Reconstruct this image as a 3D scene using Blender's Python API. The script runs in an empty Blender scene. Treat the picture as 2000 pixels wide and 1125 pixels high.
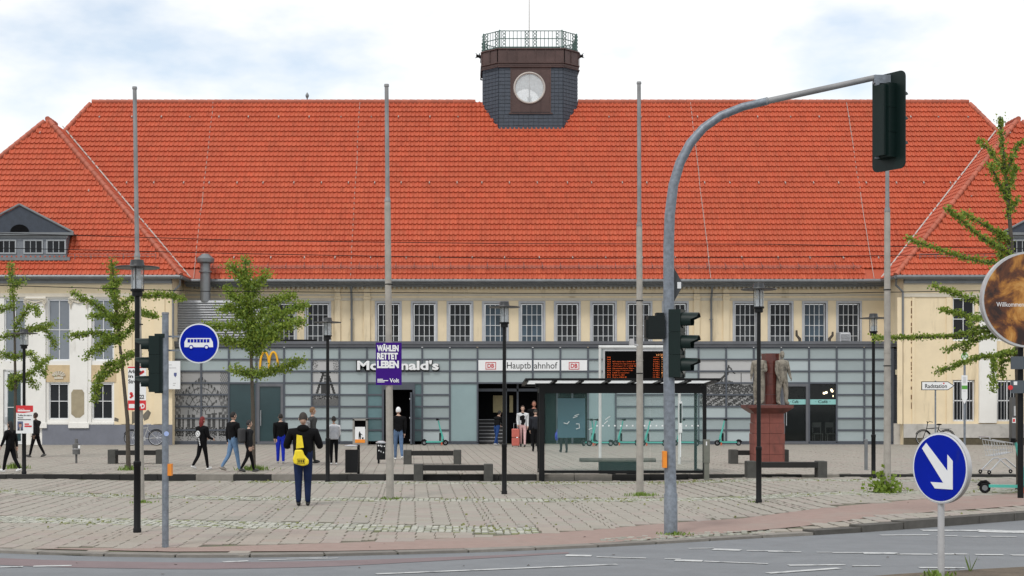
import bpy, bmesh, math, random
import numpy as np
from mathutils import Vector, Matrix
random.seed(7); RNG = np.random.default_rng(7)
R = math.radians
sc = bpy.context.scene
C = sc.collection
# ---------------------------------------------------------------- camera
F = 2870.0; VX = 900.0; HZ = 785.0; H = 2.07       # focal length in photo pixels, vanishing point, eye height
cam = bpy.data.objects.new('camera', bpy.data.cameras.new('camera')); C.objects.link(cam)
cam.location = (0, 0, H); cam.rotation_euler = (R(90), 0, 0)
cam.data.sensor_width = 36; cam.data.lens = 36*F/2000
cam.data.shift_x = (1000-VX)/2000; cam.data.shift_y = (HZ-562.5)/2000
cam.data.clip_end = 3000; cam.data.clip_start = 0.1
sc.camera = cam
# ---------------------------------------------------------------- sky: thin bright cloud with a few blue gaps
SUN_EL, SUN_AZ = R(52), R(205)      # azimuth from +Y clockwise: behind the camera, a little to one side
w = bpy.data.worlds.new('World'); sc.world = w; w.use_nodes = True
nt = w.node_tree; N = nt.nodes; L = nt.links
for n in list(N): N.remove(n)
out = N.new('ShaderNodeOutputWorld'); bgs = N.new('ShaderNodeBackground'); bgc = N.new('ShaderNodeBackground'); mx = N.new('ShaderNodeMixShader')
sky = N.new('ShaderNodeTexSky'); sky.sky_type = 'NISHITA'; sky.sun_disc = False
sky.sun_elevation = SUN_EL; sky.sun_rotation = SUN_AZ; sky.dust_density = 0.3; sky.air_density = 1.2; sky.ozone_density = 2.0
bgs.inputs[1].default_value = 0.15; L.new(sky.outputs[0], bgs.inputs[0])
bgc.inputs[0].default_value = (0.975, 0.99, 1.0, 1); bgc.inputs[1].default_value = 1.08
tc = N.new('ShaderNodeTexCoord'); mp = N.new('ShaderNodeMapping'); mp.inputs['Scale'].default_value = (1.5, 1.5, 3.4); mp.inputs['Location'].default_value = (0.35, 0.1, 0.55)
nz = N.new('ShaderNodeTexNoise'); nz.inputs['Scale'].default_value = 2.6; nz.inputs['Detail'].default_value = 6; nz.inputs['Roughness'].default_value = 0.55
rp = N.new('ShaderNodeValToRGB'); rp.color_ramp.elements[0].position = 0.33; rp.color_ramp.elements[0].color = (0.42, 0.42, 0.42, 1); rp.color_ramp.elements[1].position = 0.47
L.new(tc.outputs['Generated'], mp.inputs[0]); L.new(mp.outputs[0], nz.inputs[0]); L.new(nz.outputs[0], rp.inputs[0])
L.new(rp.outputs[0], mx.inputs[0]); L.new(bgs.outputs[0], mx.inputs[1]); L.new(bgc.outputs[0], mx.inputs[2]); L.new(mx.outputs[0], out.inputs[0])
sun = bpy.data.objects.new('sun', bpy.data.lights.new('sun', 'SUN')); C.objects.link(sun)
sun.data.energy = 1.5; sun.data.angle = R(11); sun.data.color = (1.0, 0.96, 0.90)
sun.rotation_euler = (R(90)-SUN_EL, 0, -SUN_AZ+math.pi)
sc.view_settings.view_transform = 'Standard'; sc.view_settings.look = 'None'; sc.view_settings.exposure = 0.0; sc.view_settings.gamma = 1.0

# ---------------------------------------------------------------- helpers
def PX(x, y, Y): return Vector(((x-VX)*Y/F, Y, H-(y-HZ)*Y/F))
def wx(x, Y): return (x-VX)*Y/F
def wz(y, Y): return H-(y-HZ)*Y/F
def sm(a, b, t):
    t = min(1, max(0, (t-a)/(b-a))); return t*t*(3-2*t)
ZF = 0.15                                   # level of the raised station forecourt
def gz(X, Y):                               # ground level
    if Y > 38.9: return ZF
    return 0.10*sm(4.5, 8.0, X) + 0.05*sm(-7.5, -11, X)
def gy(y, z): return F*(H-z)/(y-HZ)         # depth of a ground point seen at row y

_M = {}
def mat(name, col, rough=0.7, metal=0.0, var=0.12, scale=6.0, bump=0.0, bscale=None, spec=0.5, emit=None, trans=0.0, objvar=0.0, dirt=None, attr=False, coat=0.0):
    if name in _M: return _M[name]
    m = bpy.data.materials.new(name); m.use_nodes = True; _M[name] = m
    t = m.node_tree; b = t.nodes['Principled BSDF']
    b.inputs['Roughness'].default_value = rough; b.inputs['Metallic'].default_value = metal
    b.inputs['Specular IOR Level'].default_value = spec
    if coat: b.inputs['Coat Weight'].default_value = coat
    if trans: b.inputs['Alpha'].default_value = 1-trans
    if emit:
        b.inputs['Emission Color'].default_value = (*emit[0], 1); b.inputs['Emission Strength'].default_value = emit[1]
    co = t.nodes.new('ShaderNodeTexCoord')
    n = t.nodes.new('ShaderNodeTexNoise'); n.inputs['Scale'].default_value = scale; n.inputs['Detail'].default_value = 5; n.inputs['Roughness'].default_value = 0.6
    t.links.new(co.outputs['Object'], n.inputs['Vector'])
    src = None
    if attr:
        a = t.nodes.new('ShaderNodeAttribute'); a.attribute_name = 'Col'; src = a.outputs['Color']
    mr = t.nodes.new('ShaderNodeMapRange'); mr.inputs[1].default_value = 0.25; mr.inputs[2].default_value = 0.75
    mr.inputs[3].default_value = 1-var; mr.inputs[4].default_value = 1+var
    t.links.new(n.outputs[0], mr.inputs[0]); val = mr.outputs[0]
    if objvar:
        oi = t.nodes.new('ShaderNodeObjectInfo'); m2 = t.nodes.new('ShaderNodeMapRange'); m2.inputs[3].default_value = 1-objvar; m2.inputs[4].default_value = 1+objvar
        t.links.new(oi.outputs['Random'], m2.inputs[0])
        mu = t.nodes.new('ShaderNodeMath'); mu.operation = 'MULTIPLY'; t.links.new(val, mu.inputs[0]); t.links.new(m2.outputs[0], mu.inputs[1]); val = mu.outputs[0]
    vm = t.nodes.new('ShaderNodeVectorMath'); vm.operation = 'SCALE'
    if src: t.links.new(src, vm.inputs[0])
    else: vm.inputs[0].default_value = col
    t.links.new(val, vm.inputs['Scale']); cs = vm.outputs[0]
    if dirt:                                # (colour, noise scale, threshold, stretch)
        n2 = t.nodes.new('ShaderNodeTexNoise'); n2.inputs['Scale'].default_value = dirt[1]; n2.inputs['Detail'].default_value = 7; n2.inputs['Roughness'].default_value = 0.65
        mp2 = t.nodes.new('ShaderNodeMapping'); mp2.inputs['Scale'].default_value = dirt[3]
        t.links.new(co.outputs['Object'], mp2.inputs[0]); t.links.new(mp2.outputs[0], n2.inputs['Vector'])
        m3 = t.nodes.new('ShaderNodeMapRange'); m3.inputs[1].default_value = dirt[2]; m3.inputs[2].default_value = dirt[2]+0.16; m3.inputs[4].default_value = dirt[4] if len(dirt) > 4 else 0.7
        t.links.new(n2.outputs[0], m3.inputs[0])
        mi = t.nodes.new('ShaderNodeMix'); mi.data_type = 'RGBA'
        t.links.new(m3.outputs[0], mi.inputs['Factor']); t.links.new(cs, mi.inputs['A']); mi.inputs['B'].default_value = (*dirt[0], 1); cs = mi.outputs['Result']
    t.links.new(cs, b.inputs['Base Color'])
    if bump:
        bn = t.nodes.new('ShaderNodeTexNoise'); bn.inputs['Scale'].default_value = bscale or scale*4; bn.inputs['Detail'].default_value = 6
        t.links.new(co.outputs['Object'], bn.inputs['Vector'])
        bu = t.nodes.new('ShaderNodeBump'); bu.inputs['Strength'].default_value = bump; bu.inputs['Distance'].default_value = 0.02
        t.links.new(bn.outputs[0], bu.inputs['Height']); t.links.new(bu.outputs[0], b.inputs['Normal'])
    return m

class MB:
    def __init__(s): s.v = []; s.f = []; s.m = []; s.cur = 0
    def add(s, vs, fs):
        o = len(s.v); s.v += [tuple(p) for p in vs]; s.f += [tuple(i+o for i in f) for f in fs]; s.m += [s.cur]*len(fs); return s
    def box(s, x0, x1, y0, y1, z0, z1):
        return s.add([(x0,y0,z0),(x1,y0,z0),(x1,y1,z0),(x0,y1,z0),(x0,y0,z1),(x1,y0,z1),(x1,y1,z1),(x0,y1,z1)],
                     [(0,3,2,1),(4,5,6,7),(0,1,5,4),(1,2,6,5),(2,3,7,6),(3,0,4,7)])
    def cbox(s, c, d, rz=0.0):
        M = Matrix.Rotation(rz, 3, 'Z'); h = [k/2 for k in d]
        vs = [Vector(c)+M@Vector((a*h[0], b*h[1], e*h[2])) for a, b, e in ((-1,-1,-1),(1,-1,-1),(1,1,-1),(-1,1,-1),(-1,-1,1),(1,-1,1),(1,1,1),(-1,1,1))]
        return s.add(vs, [(0,3,2,1),(4,5,6,7),(0,1,5,4),(1,2,6,5),(2,3,7,6),(3,0,4,7)])
    def tube(s, pts, rad, n=8, caps=True):
        pts = [Vector(p) for p in pts]
        if not hasattr(rad, '__len__'): rad = [rad]*len(pts)
        vs = []; fs = []; ref = None
        for i, p in enumerate(pts):
            d = (pts[min(i+1, len(pts)-1)]-pts[max(i-1, 0)])
            d = d.normalized() if d.length > 1e-9 else Vector((0,0,1))
            if ref is None:
                ref = d.cross(Vector((0,1,0)) if abs(d.y) < 0.9 else Vector((1,0,0))).normalized()
            else:
                ref = (ref-d*ref.dot(d)); ref = ref.normalized() if ref.length > 1e-6 else d.orthogonal().normalized()
            b = d.cross(ref)
            for k in range(n):
                a = 2*math.pi*k/n; vs.append(p+(ref*math.cos(a)+b*math.sin(a))*rad[i])
        for i in range(len(pts)-1):
            for k in range(n):
                a = i*n+k; c = i*n+(k+1) % n; fs.append((a, c, c+n, a+n))
        if caps: fs.append(tuple(range(n))[::-1]); fs.append(tuple(range((len(pts)-1)*n, len(pts)*n)))
        return s.add(vs, fs)
    def lathe(s, prof, c=(0,0,0), n=16):        # profile of (radius, z)
        vs = []; fs = []
        for r, z in prof:
            for k in range(n):
                a = 2*math.pi*k/n; vs.append((c[0]+r*math.cos(a), c[1]+r*math.sin(a), c[2]+z))
        for i in range(len(prof)-1):
            for k in range(n):
                a = i*n+k; b = i*n+(k+1) % n; fs.append((a, b, b+n, a+n))
        fs.append(tuple(range(n))[::-1]); fs.append(tuple(range((len(prof)-1)*n, len(prof)*n)))
        return s.add(vs, fs)
    def prism(s, pts, y0, y1):                  # outline in XZ, thickness along Y
        n = len(pts); vs = [(p[0], y0, p[1]) for p in pts]+[(p[0], y1, p[1]) for p in pts]
        fs = [tuple(range(n)), tuple(range(2*n-1, n-1, -1))]+[(i, i+n, (i+1) % n+n, (i+1) % n) for i in range(n)]
        return s.add(vs, fs)
    def disc(s, c, r, y0, y1, n=28, rx=None):   # disc standing in XZ
        rx = rx or r
        return s.prism([(c[0]+rx*math.cos(2*math.pi*k/n), c[1]+r*math.sin(2*math.pi*k/n)) for k in range(n)], y0, y1)
    def sphere(s, c, r, nu=12, nv=8):
        r = r if hasattr(r, '__len__') else (r, r, r); vs = []; fs = []
        for j in range(nv+1):
            t = math.pi*j/nv
            for i in range(nu):
                a = 2*math.pi*i/nu; vs.append((c[0]+r[0]*math.sin(t)*math.cos(a), c[1]+r[1]*math.sin(t)*math.sin(a), c[2]+r[2]*math.cos(t)))
        for j in range(nv):
            for i in range(nu):
                a = j*nu+i; b = j*nu+(i+1) % nu; fs.append((a, a+nu, b+nu, b))
        return s.add(vs, fs)
    def torus(s, c, R0, r, axis='Y', n=24, k=8):
        vs = []; fs = []
        for i in range(n):
            a = 2*math.pi*i/n
            for j in range(k):
                b = 2*math.pi*j/k; q = R0+r*math.cos(b); h = r*math.sin(b)
                p = (q*math.cos(a), h, q*math.sin(a)) if axis == 'Y' else ((q*math.cos(a), q*math.sin(a), h) if axis == 'Z' else (h, q*math.cos(a), q*math.sin(a)))
                vs.append((c[0]+p[0], c[1]+p[1], c[2]+p[2]))
        for i in range(n):
            for j in range(k):
                fs.append((i*k+j, ((i+1) % n)*k+j, ((i+1) % n)*k+(j+1) % k, i*k+(j+1) % k))
        return s.add(vs, fs)
    def mesh(s, name, mats, smooth=None):
        me = bpy.data.meshes.new(name); me.from_pydata(s.v, [], s.f)
        for mm in (mats if isinstance(mats, (list, tuple)) else [mats]): me.materials.append(mm)
        if max(s.m, default=0) > 0: me.polygons.foreach_set('material_index', s.m)
        bm = bmesh.new(); bm.from_mesh(me); bmesh.ops.recalc_face_normals(bm, faces=bm.faces); bm.to_mesh(me); bm.free()
        if smooth:
            me.polygons.foreach_set('use_smooth', [True]*len(me.polygons)); me.set_sharp_from_angle(angle=R(smooth))
        me.update(); return me
    def obj(s, name, mats, parent=None, smooth=None, **k):
        return link(name, s.mesh(name, mats, smooth), parent, **k)

def link(name, data, parent=None, loc=None, rot=None, scale=None, **props):
    o = bpy.data.objects.new(name, data); C.objects.link(o)
    if parent is not None: o.parent = parent
    if loc is not None: o.location = loc
    if rot is not None: o.rotation_euler = rot
    if scale is not None: o.scale = scale
    for k, v in props.items(): o[k] = v
    return o
def thing(name, label, cat, loc=(0,0,0), rz=0.0, group=None):
    o = link(name, None, None, loc, (0,0,rz)); o.empty_display_size = 0.2
    o['label'] = label; o['category'] = cat
    if group: o['group'] = group
    return o
def tag(o, label, cat, group=None):
    o['label'] = label; o['category'] = cat
    if group: o['group'] = group
    return o
def struct(o): o['kind'] = 'structure'; return o
def text_mesh(s, bold=0.0, ext=0.004, spacing=1.0):
    cu = bpy.data.curves.new('t', 'FONT'); cu.body = s; cu.size = 1; cu.extrude = ext; cu.offset = bold; cu.space_character = spacing; cu.resolution_u = 3
    o = bpy.data.objects.new('t', cu); C.objects.link(o)
    dg = bpy.context.evaluated_depsgraph_get(); me = bpy.data.meshes.new_from_object(o.evaluated_get(dg))
    bpy.data.objects.remove(o); bpy.data.curves.remove(cu); return me
def lettering(name, s, m, x0, x1, z0, z1, y, parent, bold=0.0, depth=0.01, spacing=1.0, keep=False, rz=0.0):
    """text fitted into a rectangle standing in XZ, facing -Y"""
    me = text_mesh(s, bold, 0.5, spacing); co = np.array([v.co[:] for v in me.vertices])
    lo = co.min(0); hi = co.max(0); sx = (x1-x0)/(hi[0]-lo[0]); sz = (z1-z0)/(hi[1]-lo[1])
    if keep: sx = sz = min(sx, sz)
    new = np.empty_like(co); new[:, 0] = x0+(co[:, 0]-lo[0])*sx; new[:, 2] = z0+(co[:, 1]-lo[1])*sz; new[:, 1] = y-depth*(co[:, 2]+0.5)
    me.vertices.foreach_set('co', new.ravel()); me.materials.clear(); me.materials.append(m); me.update()
    return link(name, me, parent)
def raster(name, arr, x0, x1, z0, z1, y, m, parent, mask=None):
    """flat print: a grid carrying its colours as an attribute; arr[row from top, col, 3]"""
    h, wd = arr.shape[:2]; xs = np.linspace(x0, x1, wd+1); zs = np.linspace(z1, z0, h+1)
    vs = []; fs = []; cols = []
    for j in range(h):
        for i in range(wd):
            if mask is not None and not mask[j, i]: continue
            o = len(vs); vs += [(xs[i], y, zs[j+1]), (xs[i+1], y, zs[j+1]), (xs[i+1], y, zs[j]), (xs[i], y, zs[j])]
            fs.append((o, o+1, o+2, o+3)); cols += [(*arr[j, i], 1.0)]*4
    me = bpy.data.meshes.new(name); me.from_pydata(vs, [], fs); me.materials.append(m)
    a = me.attributes.new('Col', 'FLOAT_COLOR', 'POINT'); a.data.foreach_set('color', np.array(cols, dtype=np.float32).ravel())
    return link(name, me, parent)

# ---------------------------------------------------------------- materials
M_tile = mat('roof_tile_clay', (0.45, 0.088, 0.040), 0.5, var=0.07, scale=0.35, objvar=0.0, spec=0.35, attr=True)
M_cap = mat('ridge_tile_clay', (0.40, 0.10, 0.055), 0.55, var=0.15, scale=3, objvar=0.12)
M_cream = mat('cream_render', (0.79, 0.66, 0.455), 0.85, var=0.08, scale=1.2, bump=0.15, bscale=30, dirt=((0.36, 0.28, 0.17), 0.9, 0.56, (1.8, 1.8, 0.3), 0.65))
M_white = mat('white_render', (0.80, 0.785, 0.75), 0.85, var=0.05, scale=1.5, bump=0.12, bscale=30, dirt=((0.40, 0.37, 0.31), 1.2, 0.58, (1.5, 1.5, 0.35), 0.55))
M_mould = mat('pale_moulding', (0.60, 0.55, 0.46), 0.8, var=0.1, scale=2, dirt=((0.30, 0.27, 0.22), 1.5, 0.58, (1, 1, 1), 0.5))
M_plinth = mat('grey_blue_plinth', (0.17, 0.18, 0.215), 0.8, var=0.12, scale=2)
M_stone = mat('pale_plinth_stone', (0.50, 0.48, 0.45), 0.85, var=0.15, scale=2, dirt=((0.22, 0.2, 0.17), 1.5, 0.55, (1, 1, 1), 0.6))
M_zinc = mat('zinc_sheet', (0.20, 0.21, 0.22), 0.45, metal=0.5, var=0.15, scale=3)
M_lead = mat('pale_flashing', (0.46, 0.42, 0.39), 0.6, metal=0.2, var=0.15, scale=3)
M_wframe = mat('white_window_frame', (0.72, 0.73, 0.74), 0.5, var=0.05)
M_gframe = mat('grey_window_surround', (0.45, 0.46, 0.48), 0.6, var=0.1)
M_glassd = mat('dark_window_glass', (0.016, 0.018, 0.021), 0.1, var=0.3, scale=0.6, spec=0.18, objvar=0.5)
M_glasst = mat('teal_window_glass', (0.05, 0.075, 0.1), 0.1, var=0.3, scale=0.6, spec=0.25, objvar=0.4)
M_blind = mat('grey_blue_blind', (0.20, 0.225, 0.26), 0.5, var=0.05, objvar=0.08)
M_alu = mat('anthracite_mullion', (0.085, 0.095, 0.115), 0.45, metal=0.3, var=0.1)
M_fascia = mat('anthracite_fascia', (0.13, 0.135, 0.15), 0.5, metal=0.3, var=0.12, scale=2)
M_panel = mat('frosted_glass_panel', (0.31, 0.365, 0.375), 0.16, var=0.10, scale=0.8, objvar=0.10, spec=0.5)
M_panell = mat('bright_frosted_panel', (0.40, 0.46, 0.475), 0.25, var=0.05, scale=0.8, objvar=0.05)
M_panelt = mat('clear_teal_panel', (0.10, 0.175, 0.19), 0.15, var=0.2, scale=0.8, objvar=0.25)
M_tealdark = mat('dark_teal_glass', (0.022, 0.05, 0.056), 0.12, var=0.25, scale=0.7)
M_tall = mat('tall_frosted_glass', (0.25, 0.34, 0.355), 0.2, var=0.08, scale=0.6)
M_black = mat('black_paint', (0.005, 0.0055, 0.0065), 0.5, var=0.2, scale=8, spec=0.25)
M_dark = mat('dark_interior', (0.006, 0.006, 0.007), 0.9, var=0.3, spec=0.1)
M_slate = mat('blue_grey_slate', (0.036, 0.046, 0.066), 0.5, var=0.25, scale=5, bump=0.3, bscale=12)
M_copper = mat('browned_copper', (0.085, 0.05, 0.045), 0.45, metal=0.35, var=0.3, scale=1.5)
M_green = mat('green_patina_railing', (0.075, 0.14, 0.125), 0.6, var=0.2)
M_galv = mat('galvanised_steel', (0.20, 0.225, 0.26), 0.5, metal=0.4, var=0.35, scale=14, dirt=((0.10,0.105,0.11),2.5,0.56,(1,1,0.3),0.5))
M_conc = mat('weathered_concrete', (0.33, 0.31, 0.28), 0.85, var=0.2, scale=5, bump=0.2, dirt=((0.12, 0.11, 0.1), 1.6, 0.6, (2, 2, 0.5), 0.7))
M_polesteel = mat('stained_pole_steel', (0.25, 0.25, 0.255), 0.6, metal=0.2, var=0.4, scale=1.7)
M_signblue = mat('sign_blue', (0.0015, 0.014, 0.33), 0.6, var=0.12, scale=3, spec=0.08, dirt=((0.02, 0.03, 0.22), 6, 0.6, (1, 1, 0.3), 0.5))
M_signwhite = mat('sign_white', (0.78, 0.79, 0.80), 0.4, var=0.03)
M_rim = mat('sign_rim_grey', (0.48, 0.48, 0.49), 0.45, metal=0.3, var=0.1)
M_tlgreen = mat('traffic_light_green', (0.0025, 0.012, 0.0105), 0.45, var=0.15, scale=6, spec=0.3)
M_tldark = mat('traffic_light_dark', (0.005, 0.009, 0.009), 0.5, var=0.15, spec=0.25)
M_lens = mat('unlit_lens', (0.015, 0.012, 0.012), 0.15)
M_orange = mat('orange_plastic', (0.80, 0.26, 0.02), 0.4)
M_slab = mat('paving_slab', (0.4, 0.38, 0.35), 0.85, var=0.10, scale=5, attr=True, bump=0.12, bscale=60, dirt=((0.26, 0.24, 0.20), 0.8, 0.58, (1, 1, 1), 0.45))
M_cob = mat('cobblestone', (0.4, 0.4, 0.36), 0.85, var=0.18, scale=9, attr=True, bump=0.2)
M_joint = mat('mossy_joint_sand', (0.125, 0.12, 0.085), 0.95, var=0.3, scale=3, dirt=((0.11, 0.13, 0.04), 2.2, 0.52, (1, 1, 1), 0.7))
M_bike = mat('red_cycle_path', (0.285, 0.205, 0.178), 0.9, var=0.10, scale=5, bump=0.2, bscale=80, dirt=((0.28, 0.24, 0.21), 0.7, 0.52, (1, 1, 1), 0.6))
M_asph = mat('asphalt', (0.18, 0.19, 0.203), 0.85, var=0.10, scale=2.2, bump=0.35, bscale=160, dirt=((0.145, 0.152, 0.163), 0.35, 0.5, (0.3, 1.5, 1), 0.6))
M_asphred = mat('worn_red_asphalt', (0.19, 0.145, 0.15), 0.9, var=0.12, scale=2, bump=0.3, bscale=160)
M_line = mat('road_paint', (0.50, 0.51, 0.51), 0.85, var=0.15, scale=8, dirt=((0.20, 0.21, 0.22), 4.5, 0.50, (1, 1, 1), 0.85))
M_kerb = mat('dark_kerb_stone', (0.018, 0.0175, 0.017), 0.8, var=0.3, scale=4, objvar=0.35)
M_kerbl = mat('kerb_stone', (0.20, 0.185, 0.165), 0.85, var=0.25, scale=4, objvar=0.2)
M_soil = mat('island_soil', (0.11, 0.085, 0.06), 0.95, var=0.35, scale=6, bump=0.5)
M_grass = mat('weed_green', (0.15, 0.23, 0.035), 0.7, var=0.35, scale=2)
M_bark = mat('tree_bark', (0.075, 0.062, 0.048), 0.9, var=0.3, scale=12, bump=0.4)
M_benchc = mat('bench_concrete', (0.065, 0.065, 0.06), 0.85, var=0.25, scale=6)
M_wood = mat('dark_bench_wood', (0.010, 0.010, 0.0095), 0.75, var=0.3, scale=6)
M_woodl = mat('grey_bench_wood', (0.16, 0.15, 0.13), 0.8, var=0.2, scale=6)
M_mint = mat('mint_scooter_paint', (0.075, 0.42, 0.35), 0.35, var=0.05)
M_rubber = mat('black_rubber', (0.007, 0.007, 0.008), 0.7, var=0.2, spec=0.2)
M_chrome = mat('bright_metal', (0.55, 0.56, 0.58), 0.3, metal=0.8, var=0.1)
M_red = mat('red_print', (0.60, 0.025, 0.03), 0.45)
M_print = mat('flat_print', (0.5, 0.5, 0.5), 0.45, var=0.02, attr=True)
M_ink = mat('black_ink', (0.007, 0.007, 0.008), 0.6, spec=0.15)
M_redstone = mat('red_sandstone', (0.20, 0.062, 0.048), 0.75, var=0.2, scale=4, bump=0.2, dirt=((0.06, 0.03, 0.025), 1.6, 0.56, (1.5, 1.5, 0.5), 0.75))
M_statue = mat('weathered_statue_stone', (0.25, 0.225, 0.185), 0.9, var=0.25, scale=9, bump=0.9, bscale=16, dirt=((0.035, 0.033, 0.03), 4.5, 0.47, (1, 1, 0.7), 0.9))
M_glass = mat('clear_shelter_glass', (0.22, 0.42, 0.40), 0.05, trans=0.93, var=0.05)
M_lantern = mat('lantern_glass', (0.55, 0.60, 0.62), 0.08, trans=0.62, var=0.05)

# ---------------------------------------------------------------- ground, road, forecourt
BIG = MB(); BIG.add([(-1500, -200, -0.10), (1500, -200, -0.10), (1500, 2500, -0.10), (-1500, 2500, -0.10)], [(0, 1, 2, 3)])
struct(BIG.obj('ground', M_asph))
EDGE = [(-60, 50), (-30, 32), (-14, 24.0), (-9.6, 21.6), (-7.4, 20.75), (-5.2, 20.0), (-3.4, 19.75), (-1.6, 20.0), (0.6, 20.6), (2.4, 21.4), (4.3, 22.5), (6.1, 23.4), (7.3, 24.2), (9.6, 25.8), (14, 29), (30, 40), (60, 60)]
def edge_y(X):
    for (a, b), (c, d) in zip(EDGE, EDGE[1:]):
        if a <= X <= c: return b+(d-b)*(X-a)/(c-a)
    return 60
rd = MB(); rd.add([(x, y+0.05, -0.03) for x, y in EDGE]+[(60, -60, -0.03), (-60, -60, -0.03)], [tuple(range(len(EDGE)+2))]); struct(rd.obj('road', M_asph))
ZR = -0.03
def pathband(name, pts, m, zoff, zfun=None):
    b = MB(); n = len(pts)
    vs = [(p[0], p[1], (zfun(p[0], p[1]) if zfun else ZR)+zoff) for p in pts]+[(p[2], p[3], (zfun(p[2], p[3]) if zfun else ZR)+zoff) for p in pts]
    b.add(vs, [(i, i+1, n+i+1, n+i) for i in range(n-1)]); return b.obj(name, m)
# worn red cycle lane on the road
redl = []
for x in np.linspace(-12, 1.5, 24):
    e = edge_y(x); k = 1-sm(-2.5, 1.5, x)*0.9; redl.append((x, e-0.45-0.15*k, x, e-0.45-0.75*k-0.15))
struct(pathband('red_lane', redl, M_asphred, 0.004))
# base under the paving, following the ground level
def sheet(name, x0, x1, y0f, y1, nx, ny, m, dz):
    vs = []; fs = []
    for i in range(nx+1):
        X = x0+(x1-x0)*i/nx; a = y0f(X)
        for j in range(ny+1):
            Y = a+(y1-a)*j/ny; vs.append((X, Y, (ZF if y1 > 39.5 else gz(X, min(Y, 38.8)))+dz))
    for i in range(nx):
        for j in range(ny):
            k = i*(ny+1)+j; fs.append((k, k+ny+1, k+ny+2, k+1))
    b = MB(); b.add(vs, fs); return b.obj(name, m)
fore = struct(sheet('forecourt', -45, 45, lambda X: min(38.7, edge_y(X)+0.02), 38.85, 120, 16, M_joint, -0.014))
plat = struct(sheet('station_platform', -45, 45, lambda X: 38.8, 80, 10, 10, M_joint, -0.014))
# cycle path along the road edge (red paving)
PATH = [(-6.0, 20.75, -6.0, 20.8), (-4.0, 20.35, -4.0, 20.9), (-1.8, 20.42, -1.8, 21.6), (0.6, 20.95, 0.35, 22.6), (2.2, 21.7, 1.9, 23.6), (4.1, 23.15, 3.6, 25.2), (5.6, 24.2, 5.0, 26.1), (7.6, 25.8, 6.9, 27.8), (9.8, 27.3, 9.1, 29.6), (13, 29.8, 12.3, 32.0), (20, 35, 19.3, 37.2)]
struct(pathband('cycle_path', PATH, M_bike, -0.002, lambda x, y: gz(x, y)))
def in_path(X, Y):
    for p, q in zip(PATH, PATH[1:]):
        if p[0] <= X <= q[0]:
            t = (X-p[0])/(q[0]-p[0]); a = p[1]+(q[1]-p[1])*t
            for p2, q2 in zip(PATH, PATH[1:]):
                if p2[2] <= X <= q2[2]:
                    u = (X-p2[2])/(q2[2]-p2[2]); b = p2[3]+(q2[3]-p2[3])*u
                    return a-0.05 < Y < b+0.05
    return False
def strip_y(pts, X):
    for (a, b), (c, d) in zip(pts, pts[1:]):
        if a <= X <= c: return b+(d-b)*(X-a)/(c-a)
    return None
STRIPS = [([(-11, 26.6), (-9.4, 26.3), (-4.0, 24.9), (-0.6, 24.0), (1.2, 23.6)], 0.62),
          ([(-12, 33.6), (-9.6, 33.0), (-4.4, 31.5), (1.0, 31.0), (6.5, 31.2), (9.5, 32.0), (13, 33.0)], 0.48),
          ([(-5.5, 38.0), (0, 37.5), (6, 37.3), (13, 36.6)], 0.42)]
def in_strip(X, Y, g=0.0):
    for pts, hw in STRIPS:
        y = strip_y(pts, X)
        if y is not None and abs(Y-y) < hw+g: return True
    return False
def visible(X, Y, m=60):
    p = VX+X*F/Y; return -m < p < 2000+m
# mast-foot cobble patch beside the road
def in_patch(X, Y):
    return ((X-3.55)/1.5)**2+((Y-22.75-(X-3.55)*0.5)/0.42)**2 < 1
# slabs: columns running away from the street, six wide and two narrow in each period
slabs = []
DIRX = -0.033
u = -24.0; k = 0
while u < 26:
    wcol = 0.10 if k % 8 in (0, 1) else 0.30; k += 1
    v = 19.4+random.random()*0.5
    while v < 66.3:
        ln = random.choice((0.4, 0.5, 0.6)) if wcol > 0.2 else random.choice((0.5, 0.7))
        cv = v+ln/2; X = u+wcol/2+DIRX*(cv-38); Y = cv; v += ln
        if not visible(X, Y): continue
        if Y < edge_y(X)+0.32 or in_path(X, Y) or in_patch(X, Y) or in_strip(X, Y, 0.05): continue
        if 38.45 < Y < 39.3: continue
        t = 0.955+0.09*random.random(); pink = random.random()
        base = (0.305, 0.282, 0.244) if pink < 0.8 else (0.308, 0.270, 0.238)
        if Y < 24: base = tuple(b*f for b, f in zip(base, (1.0, 0.96, 0.95)))
        slabs.append((X, Y, wcol-0.011, ln-0.001, gz(X, Y)+random.uniform(-0.0006, 0.0006), tuple(b*t for b in base)))
    u += wcol
SB = [(-.5,-.5,0),(.5,-.5,0),(.5,.5,0),(-.5,.5,0),(-.49,-.4985,.012),(.49,-.4985,.012),(.49,.4985,.012),(-.49,.4985,.012)]
SF = [(4,5,6,7),(0,1,5,4),(1,2,6,5),(2,3,7,6),(3,0,4,7)]
def coloured(name, vs, fs, cols, m):
    me = bpy.data.meshes.new(name); me.from_pydata(vs, [], fs); me.materials.append(m)
    a = me.attributes.new('Col', 'FLOAT_COLOR', 'POINT'); a.data.foreach_set('color', np.array([(*c, 1.0) for c in cols], dtype=np.float32).ravel()); return me
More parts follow.
